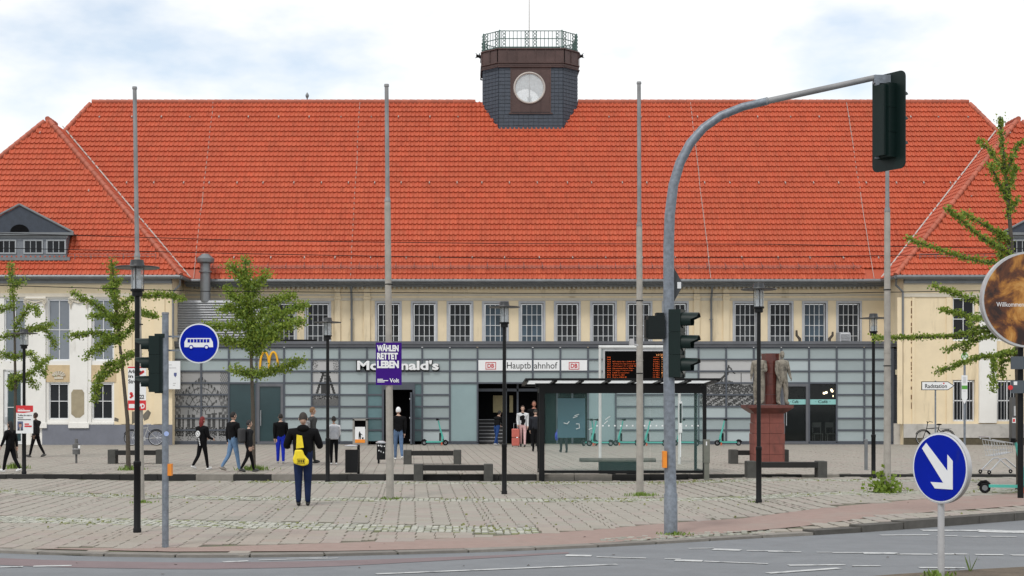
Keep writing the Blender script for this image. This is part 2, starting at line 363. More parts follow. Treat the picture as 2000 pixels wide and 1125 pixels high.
def emit_pieces(items, parent, name, m, nind, top=0.012, rot=DIRX):
    """items (X,Y,w,l,z,colour): the nind nearest as objects, the rest joined"""
    items.sort(key=lambda s: s[1])
    cache = {}
    for X, Y, a, b, z, col in items[:nind]:
        key = tuple(round(c, 2) for c in col)
        if key not in cache: cache[key] = coloured(name, SB, SF, [key]*8, m)
        link(name, cache[key], parent, (X, Y, z-top), (0, 0, rot), (a, b, top/0.012))
    vs = []; fs = []; cols = []; cr, sr = math.cos(rot), math.sin(rot)
    for X, Y, a, b, z, col in items[nind:]:
        o = len(vs)
        for p in SB:
            x, y = p[0]*a, p[1]*b; vs.append((X+x*cr-y*sr, Y+x*sr+y*cr, z-top+p[2]*top/0.012))
        fs += [tuple(i+o for i in f) for f in SF]; cols += [col]*8
    if vs: link(name+'_field', coloured(name+'_field', vs, fs, cols, m), parent, kind='stuff')
emit_pieces(slabs, fore, 'slab', M_slab, 300)
cob = []
for si, (pts, hw) in enumerate(STRIPS):
    X = pts[0][0]
    while X < pts[-1][0]:
        y = strip_y(pts, X)
        if visible(X, y, 20):
            r = -hw
            while r < hw-0.04:
                d = random.uniform(0.085, 0.12); yy = y+r+d/2; r += d
                if in_path(X, yy) or yy < edge_y(X)+.3: continue
                t = random.uniform(0.75, 1.15); c = (0.43*t, 0.43*t, 0.375*t) if random.random() < 0.85 else (0.26*t, 0.28*t, 0.15*t)
                cob.append((X+random.uniform(-.01, .01), yy, random.uniform(0.08, 0.105), d-0.018, gz(X, yy)+random.uniform(-0.004, 0.008), c))
        X += 0.115
for i in range(900):
    X = random.uniform(2.0, 5.2); Y = random.uniform(21.5, 24)
    if in_patch(X, Y) and all((X-c[0])**2+(Y-c[1])**2 > 0.0085 for c in cob[-160:]):
        t = random.uniform(0.7, 1.1); cob.append((X, Y, 0.09, 0.09, gz(X, Y)+random.uniform(0, 0.008), (0.36*t, 0.36*t, 0.31*t)))
emit_pieces(cob, fore, 'cobblestone', M_cob, 280, top=0.02)
# kerb of the raised station level: one stone per metre
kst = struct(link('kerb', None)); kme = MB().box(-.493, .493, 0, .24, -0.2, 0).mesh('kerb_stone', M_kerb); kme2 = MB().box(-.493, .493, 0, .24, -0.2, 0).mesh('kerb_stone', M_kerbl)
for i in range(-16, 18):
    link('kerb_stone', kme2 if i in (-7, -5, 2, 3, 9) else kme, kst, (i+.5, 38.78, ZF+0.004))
ks2 = struct(link('street_kerb', None)); pos = 0.0; prev = None
acc = []; 
for (a, b), (c, d) in zip(EDGE[2:-1], EDGE[3:]):
    n = max(2, int(math.hypot(c-a, d-b)/0.05))
    acc += [(a+(c-a)*i/n, b+(d-b)*i/n) for i in range(n)]
st = [acc[0]]; 
for p in acc:
    if math.hypot(p[0]-st[-1][0], p[1]-st[-1][1]) >= 1.0: st.append(p)
kk = MB().box(-.49, .49, 0, .28, -0.2, 0).mesh('kerb_stone', M_kerbl); kd = MB().box(-.49, .49, 0, .28, -0.2, 0).mesh('kerb_stone', mat('dark_street_kerb', (.085, .08, .072), .9, var=.3, scale=4, objvar=.2))  # second stone is a darker tone for the right-hand stretch
for p, q in zip(st, st[1:]):
    cx, cy = (p[0]+q[0])/2, (p[1]+q[1])/2
    if visible(cx, cy, 200): link('kerb_stone', kd if cx > 5.3 else kk, ks2, (cx, cy, gz(cx, cy+.2)+0.006), (0, 0, math.atan2(q[1]-p[1], q[0]-p[0])))
# painted road markings
def gpt(x, y): Y = gy(y, ZR); return wx(x, Y), Y
lm = MB()
for x0, y0, x1, y1, wd in ((735,1122,1205,1103,.10),(1105,1085.5,1155,1086.5,.20),(1165,1088.5,1262,1091,.08),(1345,1072,1395,1071.5,.07),(1393,1073.5,1447,1075.5,.22),(1458,1076,1530,1077,.08),
        (1298,1092,1330,1092.5,.06),(1318,1095,1372,1096.5,.20),(1375,1097,1500,1102,.09),(1500,1078,1565,1079,.09),(1595,1079.5,1625,1079.5,.06),(1625,1080,1685,1080.5,.10),(1685,1081,1755,1081.5,.22),(1750,1083,1820,1083.5,.13),(1825,1083,1890,1083,.13),(1905,1084,1960,1084.5,.13),(1975,1085,2040,1085.5,.13),
        (1720,1046,1815,1045.5,.13),(1830,1047,1870,1047.5,.1),(1880,1048.5,1925,1048.5,.1),(1935,1048.5,1985,1049,.1),(1800,1036.5,1910,1037,.22),(1910,1037.5,2040,1040.5,.5),
        (1540,1105,1650,1104,.12),(1665,1106,1720,1106,.1),(1795,1109.5,1885,1110,.11),(1500,1120.5,1640,1110.5,.12),(0,1108.5,45,1107.5,.11),(65,1107,140,1105.5,.12),(435,1098.5,485,1096.5,.11),(505,1095,660,1091,.06),(560,1091.5,640,1089.5,.05)):
    a = gpt(x0, y0); b = gpt(x1, y1); d = Vector((b[0]-a[0], b[1]-a[1])); n = Vector((-d.y, d.x)).normalized()*wd/2
    lm.add([(a[0]-n.x, a[1]-n.y, ZR+.008), (b[0]-n.x, b[1]-n.y, ZR+.008), (b[0]+n.x, b[1]+n.y, ZR+.008), (a[0]+n.x, a[1]+n.y, ZR+.008)], [(0, 1, 2, 3)])
struct(lm.obj('road_markings', M_line))
# traffic island in the corner
isl = [(4.4, 16.55), (5.0, 16.9), (6.0, 17.35), (7.0, 17.75), (9.5, 18.4), (13, 19.2), (13, 8), (3.2, 8), (3.4, 15.5)]
ib = MB(); n = len(isl); ib.add([(x, y, ZR-.02) for x, y in isl]+[(x, y, 0.09) for x, y in isl], [tuple(range(n, 2*n))]+[(i, (i+1) % n, (i+1) % n+n, i+n) for i in range(n)])
struct(ib.obj('traffic_island', M_soil))
M_glassg = mat('curtained_glass', (0.05, 0.055, 0.06), 0.1, var=0.3, scale=0.6, spec=0.2, objvar=0.5)
M_glassg2 = mat('dim_glass', (0.028, 0.032, 0.036), 0.1, var=0.3, scale=0.6, spec=0.2, objvar=0.5)
M_redgloss = mat('dark_glazed_stone', (0.115, 0.033, 0.026), 0.25, var=0.3, scale=3, dirt=((0.012, 0.008, 0.007), 1.2, 0.52, (2.5, 2.5, 0.25), 0.9))
# ================================================================ station building
XC = 3.45; YG = 66.4; YW = 68.6; YE = 67.6; ZE = 7.72; YR = 73.3; ZRG = 17.04
RH = 21.84                                   # half length of the main ridge
WXO = 23.2; WHW = 7.28; WYE = 65.4; WYA = 70.22; WZA = 15.6; WYW = 65.8
TW, TG = 0.214, 0.321
PROF = [(0.0, 0.0), (0.14, 0.046), (0.30, 0.044), (0.46, 0.002), (0.74, -0.012)]
TB = np.array((0.45, 0.088, 0.040))
def tone(): t = random.gauss(1.03, .05); g = random.gauss(0, .035); return (TB[0]*t, TB[1]*t*(1+g), TB[2]*t*(1+g), 1.0)
def set_col(me, cols):
    a = me.attributes.new('Col', 'FLOAT_COLOR', 'POINT'); a.data.foreach_set('color', np.array(cols, dtype=np.float32).ravel()); return me
def plain(me): return set_col(me, [(*TB, 1.0)]*len(me.vertices))
def tile_rows(O, U, V, Nn, rng, r0, r1):
    vs = []; fs = []; cols = []
    for r in range(r0, r1):
        v0 = r*TG-0.03; v1 = (r+1)*TG
        u0, u1 = rng((r+0.5)*TG)
        if u1-u0 < TW: continue
        i0 = math.ceil(u0/TW); i1 = math.floor(u1/TW)
        us = [((i+t)*TW, h) for i in range(i0, i1) for t, h in PROF]+[(i1*TW, 0.0)]
        o = len(vs); jz = random.uniform(-.003, .003); tn = tone()
        for ii, (uu, h) in enumerate(us):
            if ii % 5 == 0: tn = tone()
            cols += [tn]*3
            b = O+U*uu; vs += [b+V*v0+Nn*(h-0.012), b+V*v0+Nn*(h+0.058+jz), b+V*v1+Nn*(h-0.004)]
        for k in range(len(us)-1):
            a = o+3*k; fs += [(a, a+3, a+4, a+1), (a+1, a+4, a+5, a+2)]
    return vs, fs, cols
def tile_field(parent, O, U, V, Nn, rng, rows, skip=0):
    vs, fs, cols = tile_rows(O, U, V, Nn, rng, skip, rows)
    b = MB(); b.add(vs, fs); me = set_col(b.mesh('tile_field', M_tile), cols); return link('tile_field', me, parent, kind='stuff')
_t = MB(); vs = []; fs = []
for t, h in PROF+[(1.0, 0.0)]:
    vs += [(t*TW, -0.03, h-0.012), (t*TW, -0.03, h+0.059), (t*TW, TG, h-0.003)]
for k in range(5): fs += [(3*k, 3*k+3, 3*k+4, 3*k+1), (3*k+1, 3*k+4, 3*k+5, 3*k+2)]
_t.add(vs, fs); TILES = [set_col(_t.mesh('tile', M_tile), [tone()]*len(_t.v)) for _ in range(9)]
def frame_matrix(O, U, V, Nn):
    m = Matrix((U, V, Nn)).transposed().to_4x4(); m.translation = O; return m
_c = MB(); n = 11; vs = []
for k, (xx, rr) in enumerate(((0, .125), (.40, .105))):
    for i in range(n): a = R(-62)+R(304)*i/(n-1); vs.append((xx, rr*math.cos(a), rr*math.sin(a)*(0.85 if math.sin(a) > 0 else 1.5)))
_c.add(vs, [(i, i+1, n+i+1, n+i) for i in range(n-1)]+[tuple(range(n))]); CAP = _c.mesh('ridge_cap', M_cap, 40)
def caps(parent, A, B, step=0.36):
    A = Vector(A); B = Vector(B); d = (B-A).normalized(); side = d.cross(Vector((0, 0, 1))).normalized(); up = side.cross(d)
    m = Matrix((d, -side, up)).transposed().to_4x4(); k = int((B-A).length/step)
    for i in range(k):
        o = link('ridge_cap', CAP, parent); m.translation = A+d*(i*step)+up*0.02; o.matrix_local = m.copy()
def wall_cells(b, x0, x1, y0, y1, z0, z1, ops):
    xs = sorted({x0, x1, *[o[0] for o in ops], *[o[1] for o in ops]}); zs = sorted({z0, z1, *[o[2] for o in ops], *[o[3] for o in ops]})
    for a, c in zip(xs, xs[1:]):
        run = None
        for d, e in zip(zs, zs[1:]):
            hole = any(o[0] <= (a+c)/2 <= o[1] and o[2] <= (d+e)/2 <= o[3] for o in ops)
            if hole:
                if run: b.box(a, c, y0, y1, run[0], run[1]); run = None
            else: run = (run[0], e) if run else (d, e)
        if run: b.box(a, c, y0, y1, run[0], run[1])
PANES = {}
def window(parent, x0, x1, z0, z1, y, cols, rows, glass, frame=M_wframe, fw=0.06, mw=0.032, name='window'):
    """frame with muntins as the part, each pane a sub-part"""
    b = MB(); b.box(x0, x0+fw, y, y+.07, z0, z1).box(x1-fw, x1, y, y+.07, z0, z1).box(x0+fw, x1-fw, y, y+.07, z0, z0+fw).box(x0+fw, x1-fw, y, y+.07, z1-fw, z1)
    ax, bx, az, bz = x0+fw, x1-fw, z0+fw, z1-fw
    for i in range(1, cols): c = ax+(bx-ax)*i/cols; b.box(c-mw/2, c+mw/2, y+.012, y+.06, az, bz)
    for j in range(1, rows): c = az+(bz-az)*j/rows; b.box(ax, bx, y+.008, y+.058, c-mw/2, c+mw/2)
    o = b.obj(name, frame, parent)
    pw, ph = (bx-ax)/cols-mw, (bz-az)/rows-mw
    for i in range(cols):
        for j in range(rows):
            g = glass if not callable(glass) else glass(i, j)
            key = (round(pw, 3), round(ph, 3), g.name)
            if key not in PANES: PANES[key] = MB().box(-pw/2, pw/2, 0, .01, -ph/2, ph/2).mesh('pane', g)
            link('pane', PANES[key], o, (ax+(bx-ax)*(i+.5)/cols, y+.035, az+(bz-az)*(j+.5)/rows), (0, 0, random.uniform(-.02, .02)))
    return o

st_b = thing('station_building', 'long cream station hall under a huge red tiled roof', 'building', (0, 0, 0))
slope = Vector((0, YR-YE, ZRG-ZE)); SL = slope.length; V0 = slope.normalized(); U0 = Vector((1, 0, 0)); N0 = U0.cross(V0)
def main_rng(v):
    z = ZE+V0.z*v; hip = RH+(ZRG-z)/1.5; val = 15.94+(z-ZE)/1.083+0.45
    q = min(hip, val); return -q, q
deck = MB(); hx = RH+(ZRG-ZE)/1.5
deck.add([(XC-hx, YE+.02, ZE-.02), (XC+hx, YE+.02, ZE-.02), (XC+RH, YR, ZRG-.02), (XC-RH, YR, ZRG-.02), (XC-hx, 2*YR-YE, ZE-.02), (XC+hx, 2*YR-YE, ZE-.02)],
         [(0, 1, 2, 3), (5, 4, 3, 2), (0, 3, 4), (1, 5, 2)])
roof = deck.obj('roof', M_tile, st_b); plain(roof.data)
O0 = Vector((XC, YE, ZE))
tile_field(roof, O0, U0, V0, N0, main_rng, int(SL/TG), skip=2)
m0 = frame_matrix(O0, U0, V0, N0)
for r in range(2):
    q = 15.2
    for i in range(int(-q/TW), int(q/TW)):
        o = link('tile', random.choice(TILES), roof); m0.translation = O0+U0*(i*TW)+V0*(r*TG); o.matrix_local = m0.copy()
caps(roof, (XC-RH, YR, ZRG), (XC-2.4, YR, ZRG)); caps(roof, (XC+2.4, YR, ZRG), (XC+RH, YR, ZRG))
for s in (-1, 1):
    e = Vector((XC+s*hx, YE, ZE)); a = Vector((XC+s*RH, YR, ZRG)); caps(roof, a+(e-a)*0.30, a)
# snow hooks, snow rail, lightning cables and a small finial
HOOK = MB().box(-.018, .018, -.02, .12, .05, .075).box(-.022, .022, -.04, -.015, .05, .15).mesh('snow_guard', M_lead)
for ypix, stp in ((232, 58.5), (361, 53.5), (507, 66)):
    zz = None
    for it in range(200):
        v = SL*it/200; p = O0+V0*v
        if wz(ypix, p.y) <= p.z: zz = v; break
    for i in range(40):
        x = 196+i*stp+random.uniform(-4, 4); X = wx(x, p.y)-XC; lo, hi = main_rng(zz)
        if lo+.6 < X < hi-.6 and not (ypix == 232 and abs(X) < 2.6):
            o = link('snow_guard', HOOK, roof); m0.translation = O0+U0*X+V0*zz; o.matrix_local = m0.copy()
sr = MB()
for dz in (0.12, 0.26): sr.tube([O0+U0*-15.0+V0*0.55+N0*dz, O0+U0*15.0+V0*0.55+N0*dz], 0.012, 5)
for i in range(36):
    p = O0+U0*(-14.9+i*0.845)+V0*0.55; sr.tube([p+N0*0.03, p+N0*0.29], 0.014, 5); sr.tube([p+N0*0.28, p+V0*0.35+N0*0.05], 0.01, 4)
sr.obj('snow_rail', M_zinc, roof)
for xt, xb in ((417, 378), (703, 684), (1348, 1388), (1652, 1706)):
    lc = MB(); a = PX(xb, 545, YE); pts = []
    for i in range(13): t = i/12; p = O0+V0*(SL*t); pts.append(Vector((a.x+(wx(xt, YR)-a.x)*t+random.uniform(-.02, .02), p.y, p.z))+N0*0.06)
    lc.tube(pts, 0.013, 5); lc.obj('lightning_cable', M_lead, roof)
fin = MB(); fp = PX(600, 198, YR); fin.lathe([(.03, 0), (.03, .12), (.08, .2), (.09, .28), (.05, .36), (.01, .42)], (fp.x, YR, ZRG+.05), 8); fin.obj('finial', M_zinc, roof, 40)
# main wall with window openings
wins = [(x-22, x+22) for x in (420, 488, 554, 620.5)]+[(x-22, x+22) for x in (758.5, 828.5, 898.5, 967.5, 1039, 1108, 1178.5, 1248, 1319)]+[(x-21, x+21) for x in (1456, 1524.5, 1591.5, 1658)]
ZT = wz(592, YW)
ops = [(wx(a, YW), wx(b, YW), 4.2, ZT) for a, b in wins]
mw = MB(); wall_cells(mw, XC-16.6, XC+16.6, YW, YW+.5, ZF, 7.78, ops); mw.obj('wall', M_cream, st_b)
band = MB(); band.box(XC-16.6, XC+16.6, YW-.03, YW-.002, 7.02, 7.10).box(XC-16.6, XC+16.6, YW-.035, YW-.002, 6.80, 6.92); band.obj('string_course', M_mould, st_b)
for (xa, xb, za, zb) in ops:
    s = MB(); s.box(xa-.10, xa, YW-.035, YW+.2, 4.2, zb+.10).box(xb, xb+.10, YW-.035, YW+.2, 4.2, zb+.10).box(xa, xb, YW-.035, YW+.2, zb, zb+.10); s.obj('window_surround', M_gframe, st_b)
    teal = abs((xa+xb)/2-wx(1039, YW)) < .3 or abs((xa+xb)/2-wx(967, YW)) < .3 or abs((xa+xb)/2-wx(1591, YW)) < .3
    wi = random.random()
    def gl_(i, j, teal=teal, wi=wi):
        if teal: return M_glasst
        if j == 0: return M_glassg
        return random.choice((M_glassd, M_glassd, M_glassg2)) if wi < .6 else M_glassd
    window(st_b, xa+.01, xb-.01, 4.62, zb-.01, YW+.10, 4, 4, gl_, fw=0.042, mw=0.026)
for cx in (688, 1389):
    for a, b_ in ((-34, -23), (23, 35)):
        p = MB(); p.box(wx(cx+a, YW), wx(cx+b_, YW), YW-.10, YW-.003, 4.5, 6.85).box(wx(cx+a, YW)-.03, wx(cx+b_, YW)+.03, YW-.13, YW-.003, 6.86, 6.99).box(wx(cx+a, YW), wx(cx+b_, YW), YW-.10, YW-.003, 7.0, 7.5); p.obj('pilaster', M_cream, st_b)
    dp = MB(); X = wx(cx, YW)-.02; dp.lathe([(.045, 0), (.045, .0), (.10, .16), (.10, .22)], (X, YW-.35, 7.28), 10); dp.tube([(X, YW-.35, 7.3), (X, YW-.3, 7.15), (X, YW-.14, 6.85), (X, YW-.14, 4.75)], .05, 8)
    dp.box(X-.07, X+.07, YW-.2, YW-.004, 5.9, 5.94); dp.obj('downpipe', M_zinc, st_b, 40)
cor = MB(); cor.box(XC-16.2, XC+16.2, YE+.14, YW, 7.50, 7.62).box(XC-16.2, XC+16.2, YE+.5, YW, 7.42, 7.50); cor.obj('soffit', M_zinc, st_b)
gt = MB(); gt.tube([(XC-15.9, YE-.02, 7.64), (XC+15.9, YE-.02, 7.64)], .095, 10); gt.obj('gutter', M_zinc, st_b, 40)
dn = MB()
for i in range(150): dn.box(XC-16+i*.214, XC-16+i*.214+.11, YW-.22, YW-.004, 7.33, 7.42)
dn.obj('dentil_course', M_mould, st_b)['kind'] = 'stuff'

# ================================================================ two projecting wings
def dormer(parent, cx):
    yF, zb, ze, za = 65.85, 8.40, 9.62, 10.86; hw = 2.36
    d = MB(); d.prism([(cx-hw+.28, zb), (cx+hw-.28, zb), (cx+hw-.28, ze), (cx-hw+.28, ze)], yF, yF+1.6)
    o = d.obj('dormer', mat('dormer_zinc', (.20, .215, .24), .5, metal=.3, var=.15), parent)
    g = MB(); g.prism([(cx-hw, ze), (cx+hw, ze), (cx, za)], yF-.06, yF+2.3); g.obj('gable', M_slate, o)
    e = MB(); e.box(cx-hw-.08, cx+hw+.08, yF-.2, yF-.062, ze-.09, ze+.03)
    for s in (-1, 1): e.tube([(cx+s*(hw+.05), yF-.1, ze+.04), (cx, yF-.1, za+.05)], .05, 6)
    e.obj('eaves_trim', M_zinc, o)
    a = MB(); a.prism([(cx-.42+.0, ze+.06)]+[(cx-.42*math.cos(math.pi*k/10), ze+.06+.42*math.sin(math.pi*k/10)*.8) for k in range(11)]+[(cx+.42, ze+.06)], yF-.09, yF-.065); a.obj('lunette', M_dark, o)
    for s in (-1.62, -.6, .6, 1.62):
        window(o, cx+s-.44, cx+s+.44, zb+.30, ze-.28, yF-.05, 3, 1, M_glassd, frame=mat('dormer_frame', (.34, .36, .38), .5))
    q = MB(); q.box(cx-hw+.1, cx+hw-.1, yF-.14, yF-.003, zb+.0, zb+.14).box(cx-hw+.2, cx+hw-.2, yF-.07, yF-.003, ze-.2, ze-.1); q.obj('sill', M_zinc, o)
def wing(s):
    left = s < 0; xw = XC+s*WXO
    lab = 'cream and white projecting wing with ionic pilasters behind the slim trees' if left else 'cream projecting wing with barred windows behind the cycle station signpost'
    t = thing('station_wing', lab, 'building', group='projecting station wings')
    xi = xw-s*WHW; xo = xw+s*WHW                       # inner and outer eave lines
    d = MB(); d.add([(xo, WYE+.02, ZE-.02), (xi, WYE+.02, ZE-.02), (xw, WYA, WZA-.02), (xw, 76, WZA-.02), (xi, 76, ZE-.02), (xo, 76, ZE-.02)], [(0, 1, 2), (1, 4, 3, 2), (0, 2, 3, 5)])
    rf = d.obj('roof', M_tile, t); plain(rf.data)
    sl = Vector((0, WYA-WYE, WZA-ZE)); Lw = sl.length; V = sl.normalized(); U = Vector((1, 0, 0)); Nn = U.cross(V)
    tile_field(rf, Vector((xw, WYE, ZE)), U, V, Nn, lambda v: (-WHW*(1-v/Lw), WHW*(1-v/Lw)), int(Lw/TG))
    sv = Vector((s*WHW, 0, WZA-ZE)); Ls = sv.length; V2 = sv.normalized(); U2 = Vector((0, -s, 0)); N2 = U2.cross(V2)
    def rng2(v):
        tt = v/Ls; a = (WYA-WYE)*tt; b = 2.2+(WYA-WYE)*tt+.35
        return (a, b) if s < 0 else (-b, -a)
    tile_field(rf, Vector((xi, WYE, ZE)), U2, V2, N2, rng2, int(Ls/TG))
    caps(rf, (xi, WYE, ZE), (xw, WYA, WZA)); caps(rf, (xo, WYE, ZE), (xw, WYA, WZA)); caps(rf, (xw, WYA, WZA), (xw, WYA+1.5, WZA))
    # pale valley flashing
    vf = MB(); A = Vector((xi, YE, ZE+.05)); B = Vector((xw-s*.1, YE+(WZA-ZE)/(V0.z/V0.y), WZA+.02)); off = Vector((-s*.06, -.03, .05)); off2 = Vector((s*.02, -.05, .06))
    vf.add([A+off, A+off2, B+off2, B+off], [(0, 1, 2, 3)]); vf.obj('valley_flashing', M_lead, rf)
    for px_, py_ in (((79, 262), (174, 376)) if left else ((1972, 262), (1896, 386))):
        p = None
        for it in range(300):
            q = Vector((0, WYE, ZE))+V*(Lw*it/300)
            if wz(py_, q.y) <= q.z: p = q; break
        o = link('snow_guard', HOOK, rf); mm = frame_matrix(Vector((wx(px_, p.y), p.y, p.z)), U, V, Nn); o.matrix_local = mm
    r2 = MB()
    a0, a1 = (xw+1.0, xi-1.2) if left else (xi+1.2, xw-1.0)
    for dz in (.12, .24): r2.tube([(min(a0, a1), WYE+.45, ZE+.74+dz), (max(a0, a1), WYE+.45, ZE+.74+dz)], .012, 5)
    for i in range(8): X = min(a0, a1)+abs(a1-a0)*i/7; r2.tube([(X, WYE+.45, ZE+.72), (X, WYE+.45, ZE+.99)], .013, 5)
    r2.obj('snow_rail', M_zinc, rf)
    dormer(t, xw)
    # walls
    x0, x1 = (xo, xi-s*.0) if left else (xi, xo)
    x0, x1 = min(xo, xi+s*.45), max(xo, xi+s*.45)
    if left:
        uw = [(8, 50), (93, 137), (180, 222)]; lw = [(95, 134), (180, 220)]
        ops = [(wx(a, WYW), wx(b, WYW), wz(705, WYW), wz(583, WYW)) for a, b in uw]+[(wx(a, WYW), wx(b, WYW), wz(819, WYW), wz(748, WYW)) for a, b in lw]+[(wx(6, WYW), wx(47, WYW), ZF, wz(722, WYW))]
    else:
        uw = [(1861, 1904), (1947, 1990)]; lw = [(1861, 1904), (1947, 1990)]
        ops = [(wx(a, WYW), wx(b, WYW), wz(666, WYW), wz(580, WYW)) for a, b in uw]+[(wx(a, WYW), wx(b, WYW), wz(823, WYW), wz(742, WYW)) for a, b in lw]
    b = MB()
    if left:
        xs_ = wx(223, WYW); bw = MB(); wall_cells(bw, x0, xs_, WYW, WYW+.4, ZF, wz(573, WYW), [o for o in ops if o[0] < xs_]); bw.obj('wall', M_white, t)
        wall_cells(b, x0, xs_, WYW, WYW+.4, wz(573, WYW), 7.8, []); wall_cells(b, xs_, x1, WYW, WYW+.4, ZF, 7.8, [])
    else: wall_cells(b, x0, x1, WYW, WYW+.4, ZF, 7.8, ops)
    b.box(min(xi+s*.45, xi+s*.85), max(xi+s*.45, xi+s*.85), WYW+.401, YW+.4, ZF, 7.8); b.obj('wall', M_cream, t)
    e = MB(); ze = lambda y: wz(y, WYW)
    e.box(x0, x1, WYW-.05, WYW-.003, ze(580), ze(573)).box(x0, x1, WYW-.03, WYW-.003, ze(556), ze(553)); e.obj('string_course', M_mould, t)
    c = MB(); c.box(x0, x1+.0, WYE+.12, WYW, 7.50, 7.64).box(x0, x1, WYE+.25, WYW-.0, 7.38, 7.499); c.obj('soffit', M_zinc, t)
    g = MB(); g.tube([(min(xo, xi), WYE-.02, 7.64), (max(xo, xi), WYE-.02, 7.64)], .10, 10); g.tube([(xi, WYE, 7.64), (xi, YE, 7.64)], .09, 8); g.obj('gutter', M_zinc, t, 40)
    dp = MB(); X = xi+s*.15; dp.tube([(X-s*.1, WYE+.1, 7.55), (X-s*.05, WYE+.35, 7.3), (X+s*.25, WYW-.08, 7.0), (X+s*.25, WYW-.08, 4.9)], .05, 8); dp.obj('downpipe', M_zinc, t, 40)
    if left:
        for a, b_ in uw: window(t, wx(a, WYW), wx(b_, WYW), wz(705, WYW), wz(583, WYW), WYW+.08, 2, 2, M_blind)
        for a, b_ in lw: window(t, wx(a, WYW), wx(b_, WYW), wz(819, WYW), wz(748, WYW), WYW+.08, 2, 2, M_glassd, fw=.05)
        dd = window(t, wx(7, WYW), wx(46, WYW), ZF+.02, wz(723, WYW), WYW+.08, 1, 2, M_tealdark, fw=.14, name='door')
        MB().box(wx(9, WYW), wx(13, WYW), WYW+.03, WYW+.075, 1.1, 1.4).obj('handle', M_chrome, dd)
        for a, b_ in ((50.5, 90), (137.5, 172)):
            X0, X1 = wx(a, WYW), wx(b_, WYW); p = MB(); p.box(X0, X1, WYW-.10, WYW-.003, wz(828, WYW), wz(580, WYW)); p.box(X0-.06, X1+.06, WYW-.14, WYW-.003, wz(836, WYW), wz(826, WYW))
            pp = p.obj('pilaster', M_white, t)
            cp = MB(); zc = wz(588, WYW); cp.box(X0-.05, X1+.05, WYW-.19, WYW-.102, zc+.06, zc+.14)
            for sx in (X0+.04, X1-.04):
                cp.torus((sx, WYW-.15, zc-.04), .085, .028, 'Y', 16, 6); cp.torus((sx, WYW-.15, zc-.04), .03, .022, 'Y', 10, 5); cp.tube([(sx, WYW-.14, zc-.13), (sx+.01, WYW-.13, zc-.36)], [.05, .015], 6)
            cp.tube([(X0+.1, WYW-.14, zc+.02), ((X0+X1)/2, WYW-.15, zc-.09), (X1-.1, WYW-.14, zc+.02)], .035, 6); cp.obj('capital', M_mould, pp, 40)
        for a, b_ in ((95, 136), (180, 222)):
            X0, X1 = wx(a, WYW), wx(b_, WYW); q = MB(); q.box(X0-.1, X1+.1, WYW-.04, WYW-.003, wz(746, WYW), wz(713, WYW)); o = q.obj('apron_panel', mat('tan_apron', (.58, .45, .28), .85, var=.15, scale=3), t)
            r = MB(); cx, cz = (X0+X1)/2, wz(735, WYW)
            for k in range(7): an = math.pi*(k+.5)/7; r.tube([(cx+.1*math.cos(an), WYW-.055, cz+.05*math.sin(an)), (cx+.30*math.cos(an), WYW-.06, cz+.02+.22*math.sin(an))], [.03, .05], 6)
            r.box(cx-.2, cx+.2, WYW-.075, WYW-.042, cz-.12, cz-.02); r.obj('shell_relief', M_mould, o, 50)
        MB().box(wx(86, WYW), wx(222, WYW), WYW-.07, WYW-.0035, wz(829, WYW), wz(825, WYW)).obj('sill', M_white, t)
        MB().box(wx(83, WYW), xi+s*.44, WYW-.06, WYW-.004, ZF, wz(829.5, WYW)).obj('plinth', M_plinth, t)
        hx_ = MB(); cx, cz, = wx(153, WYW), wz(787, WYW); hx_.prism([(cx-.29, cz-.5), (cx-.1, cz-.66), (cx+.1, cz-.66), (cx+.29, cz-.5), (cx+.29, cz+.45), (cx+.2, cz+.6), (cx-.2, cz+.6), (cx-.29, cz+.45)], WYW-.108, WYW-.102)
        hx_.obj('bare_plaster_patch', mat('bare_plaster', (.34, .29, .20), .9, var=.15, scale=4), t)
        for pts in ([(285, 804), (289, 800), (295, 806), (290, 818), (282, 822), (278, 812)], [(252, 806), (266, 802), (268, 824), (258, 828), (250, 818)], [(224, 815), (232, 818), (231, 824), (223, 822)], [(300, 760), (308, 752), (307, 788), (303, 792)]):
            k = MB(); k.prism([(wx(x, WYW), wz(y, WYW)) for x, y in pts], WYW-.006, WYW-.002); k.obj('bare_plaster_patch', mat('grey_bare_plaster', (.16, .145, .12), .95, var=.3, scale=6), t)
        MB().box(wx(170, WYW)+.03, wx(180, WYW)-.03, WYW-.06, WYW-.004, wz(826, WYW), wz(580, WYW)).obj('window_reveal', M_white, t)
        for a in (236, 300): MB().box(wx(a, WYW), wx(a+22, WYW), WYW-.05, WYW-.004, wz(828, WYW), wz(581, WYW)).obj('lesene', M_cream, t)
    else:
        for a, b_ in uw: window(t, wx(a, WYW), wx(b_, WYW), wz(666, WYW), wz(580, WYW), WYW+.08, 2, 2, M_glassd)
        for a, b_ in lw:
            o = window(t, wx(a, WYW), wx(b_, WYW), wz(823, WYW), wz(742, WYW), WYW+.10, 2, 2, M_glassd, fw=.06, mw=.05)
            br = MB()
            for i in range(7): X = wx(a, WYW)+(wx(b_, WYW)-wx(a, WYW))*(i+.5)/7; br.tube([(X, WYW+.06, wz(822, WYW)), (X, WYW+.06, wz(743, WYW))], .012, 5)
            br.obj('window_bars', M_gframe, o)
        X0, X1 = wx(1911, WYW), wx(1945, WYW); MB().box(X0, X1, WYW-.12, WYW-.003, wz(826, WYW), wz(581, WYW)).obj('pilaster', M_white, t)
        xl = xi+s*.45
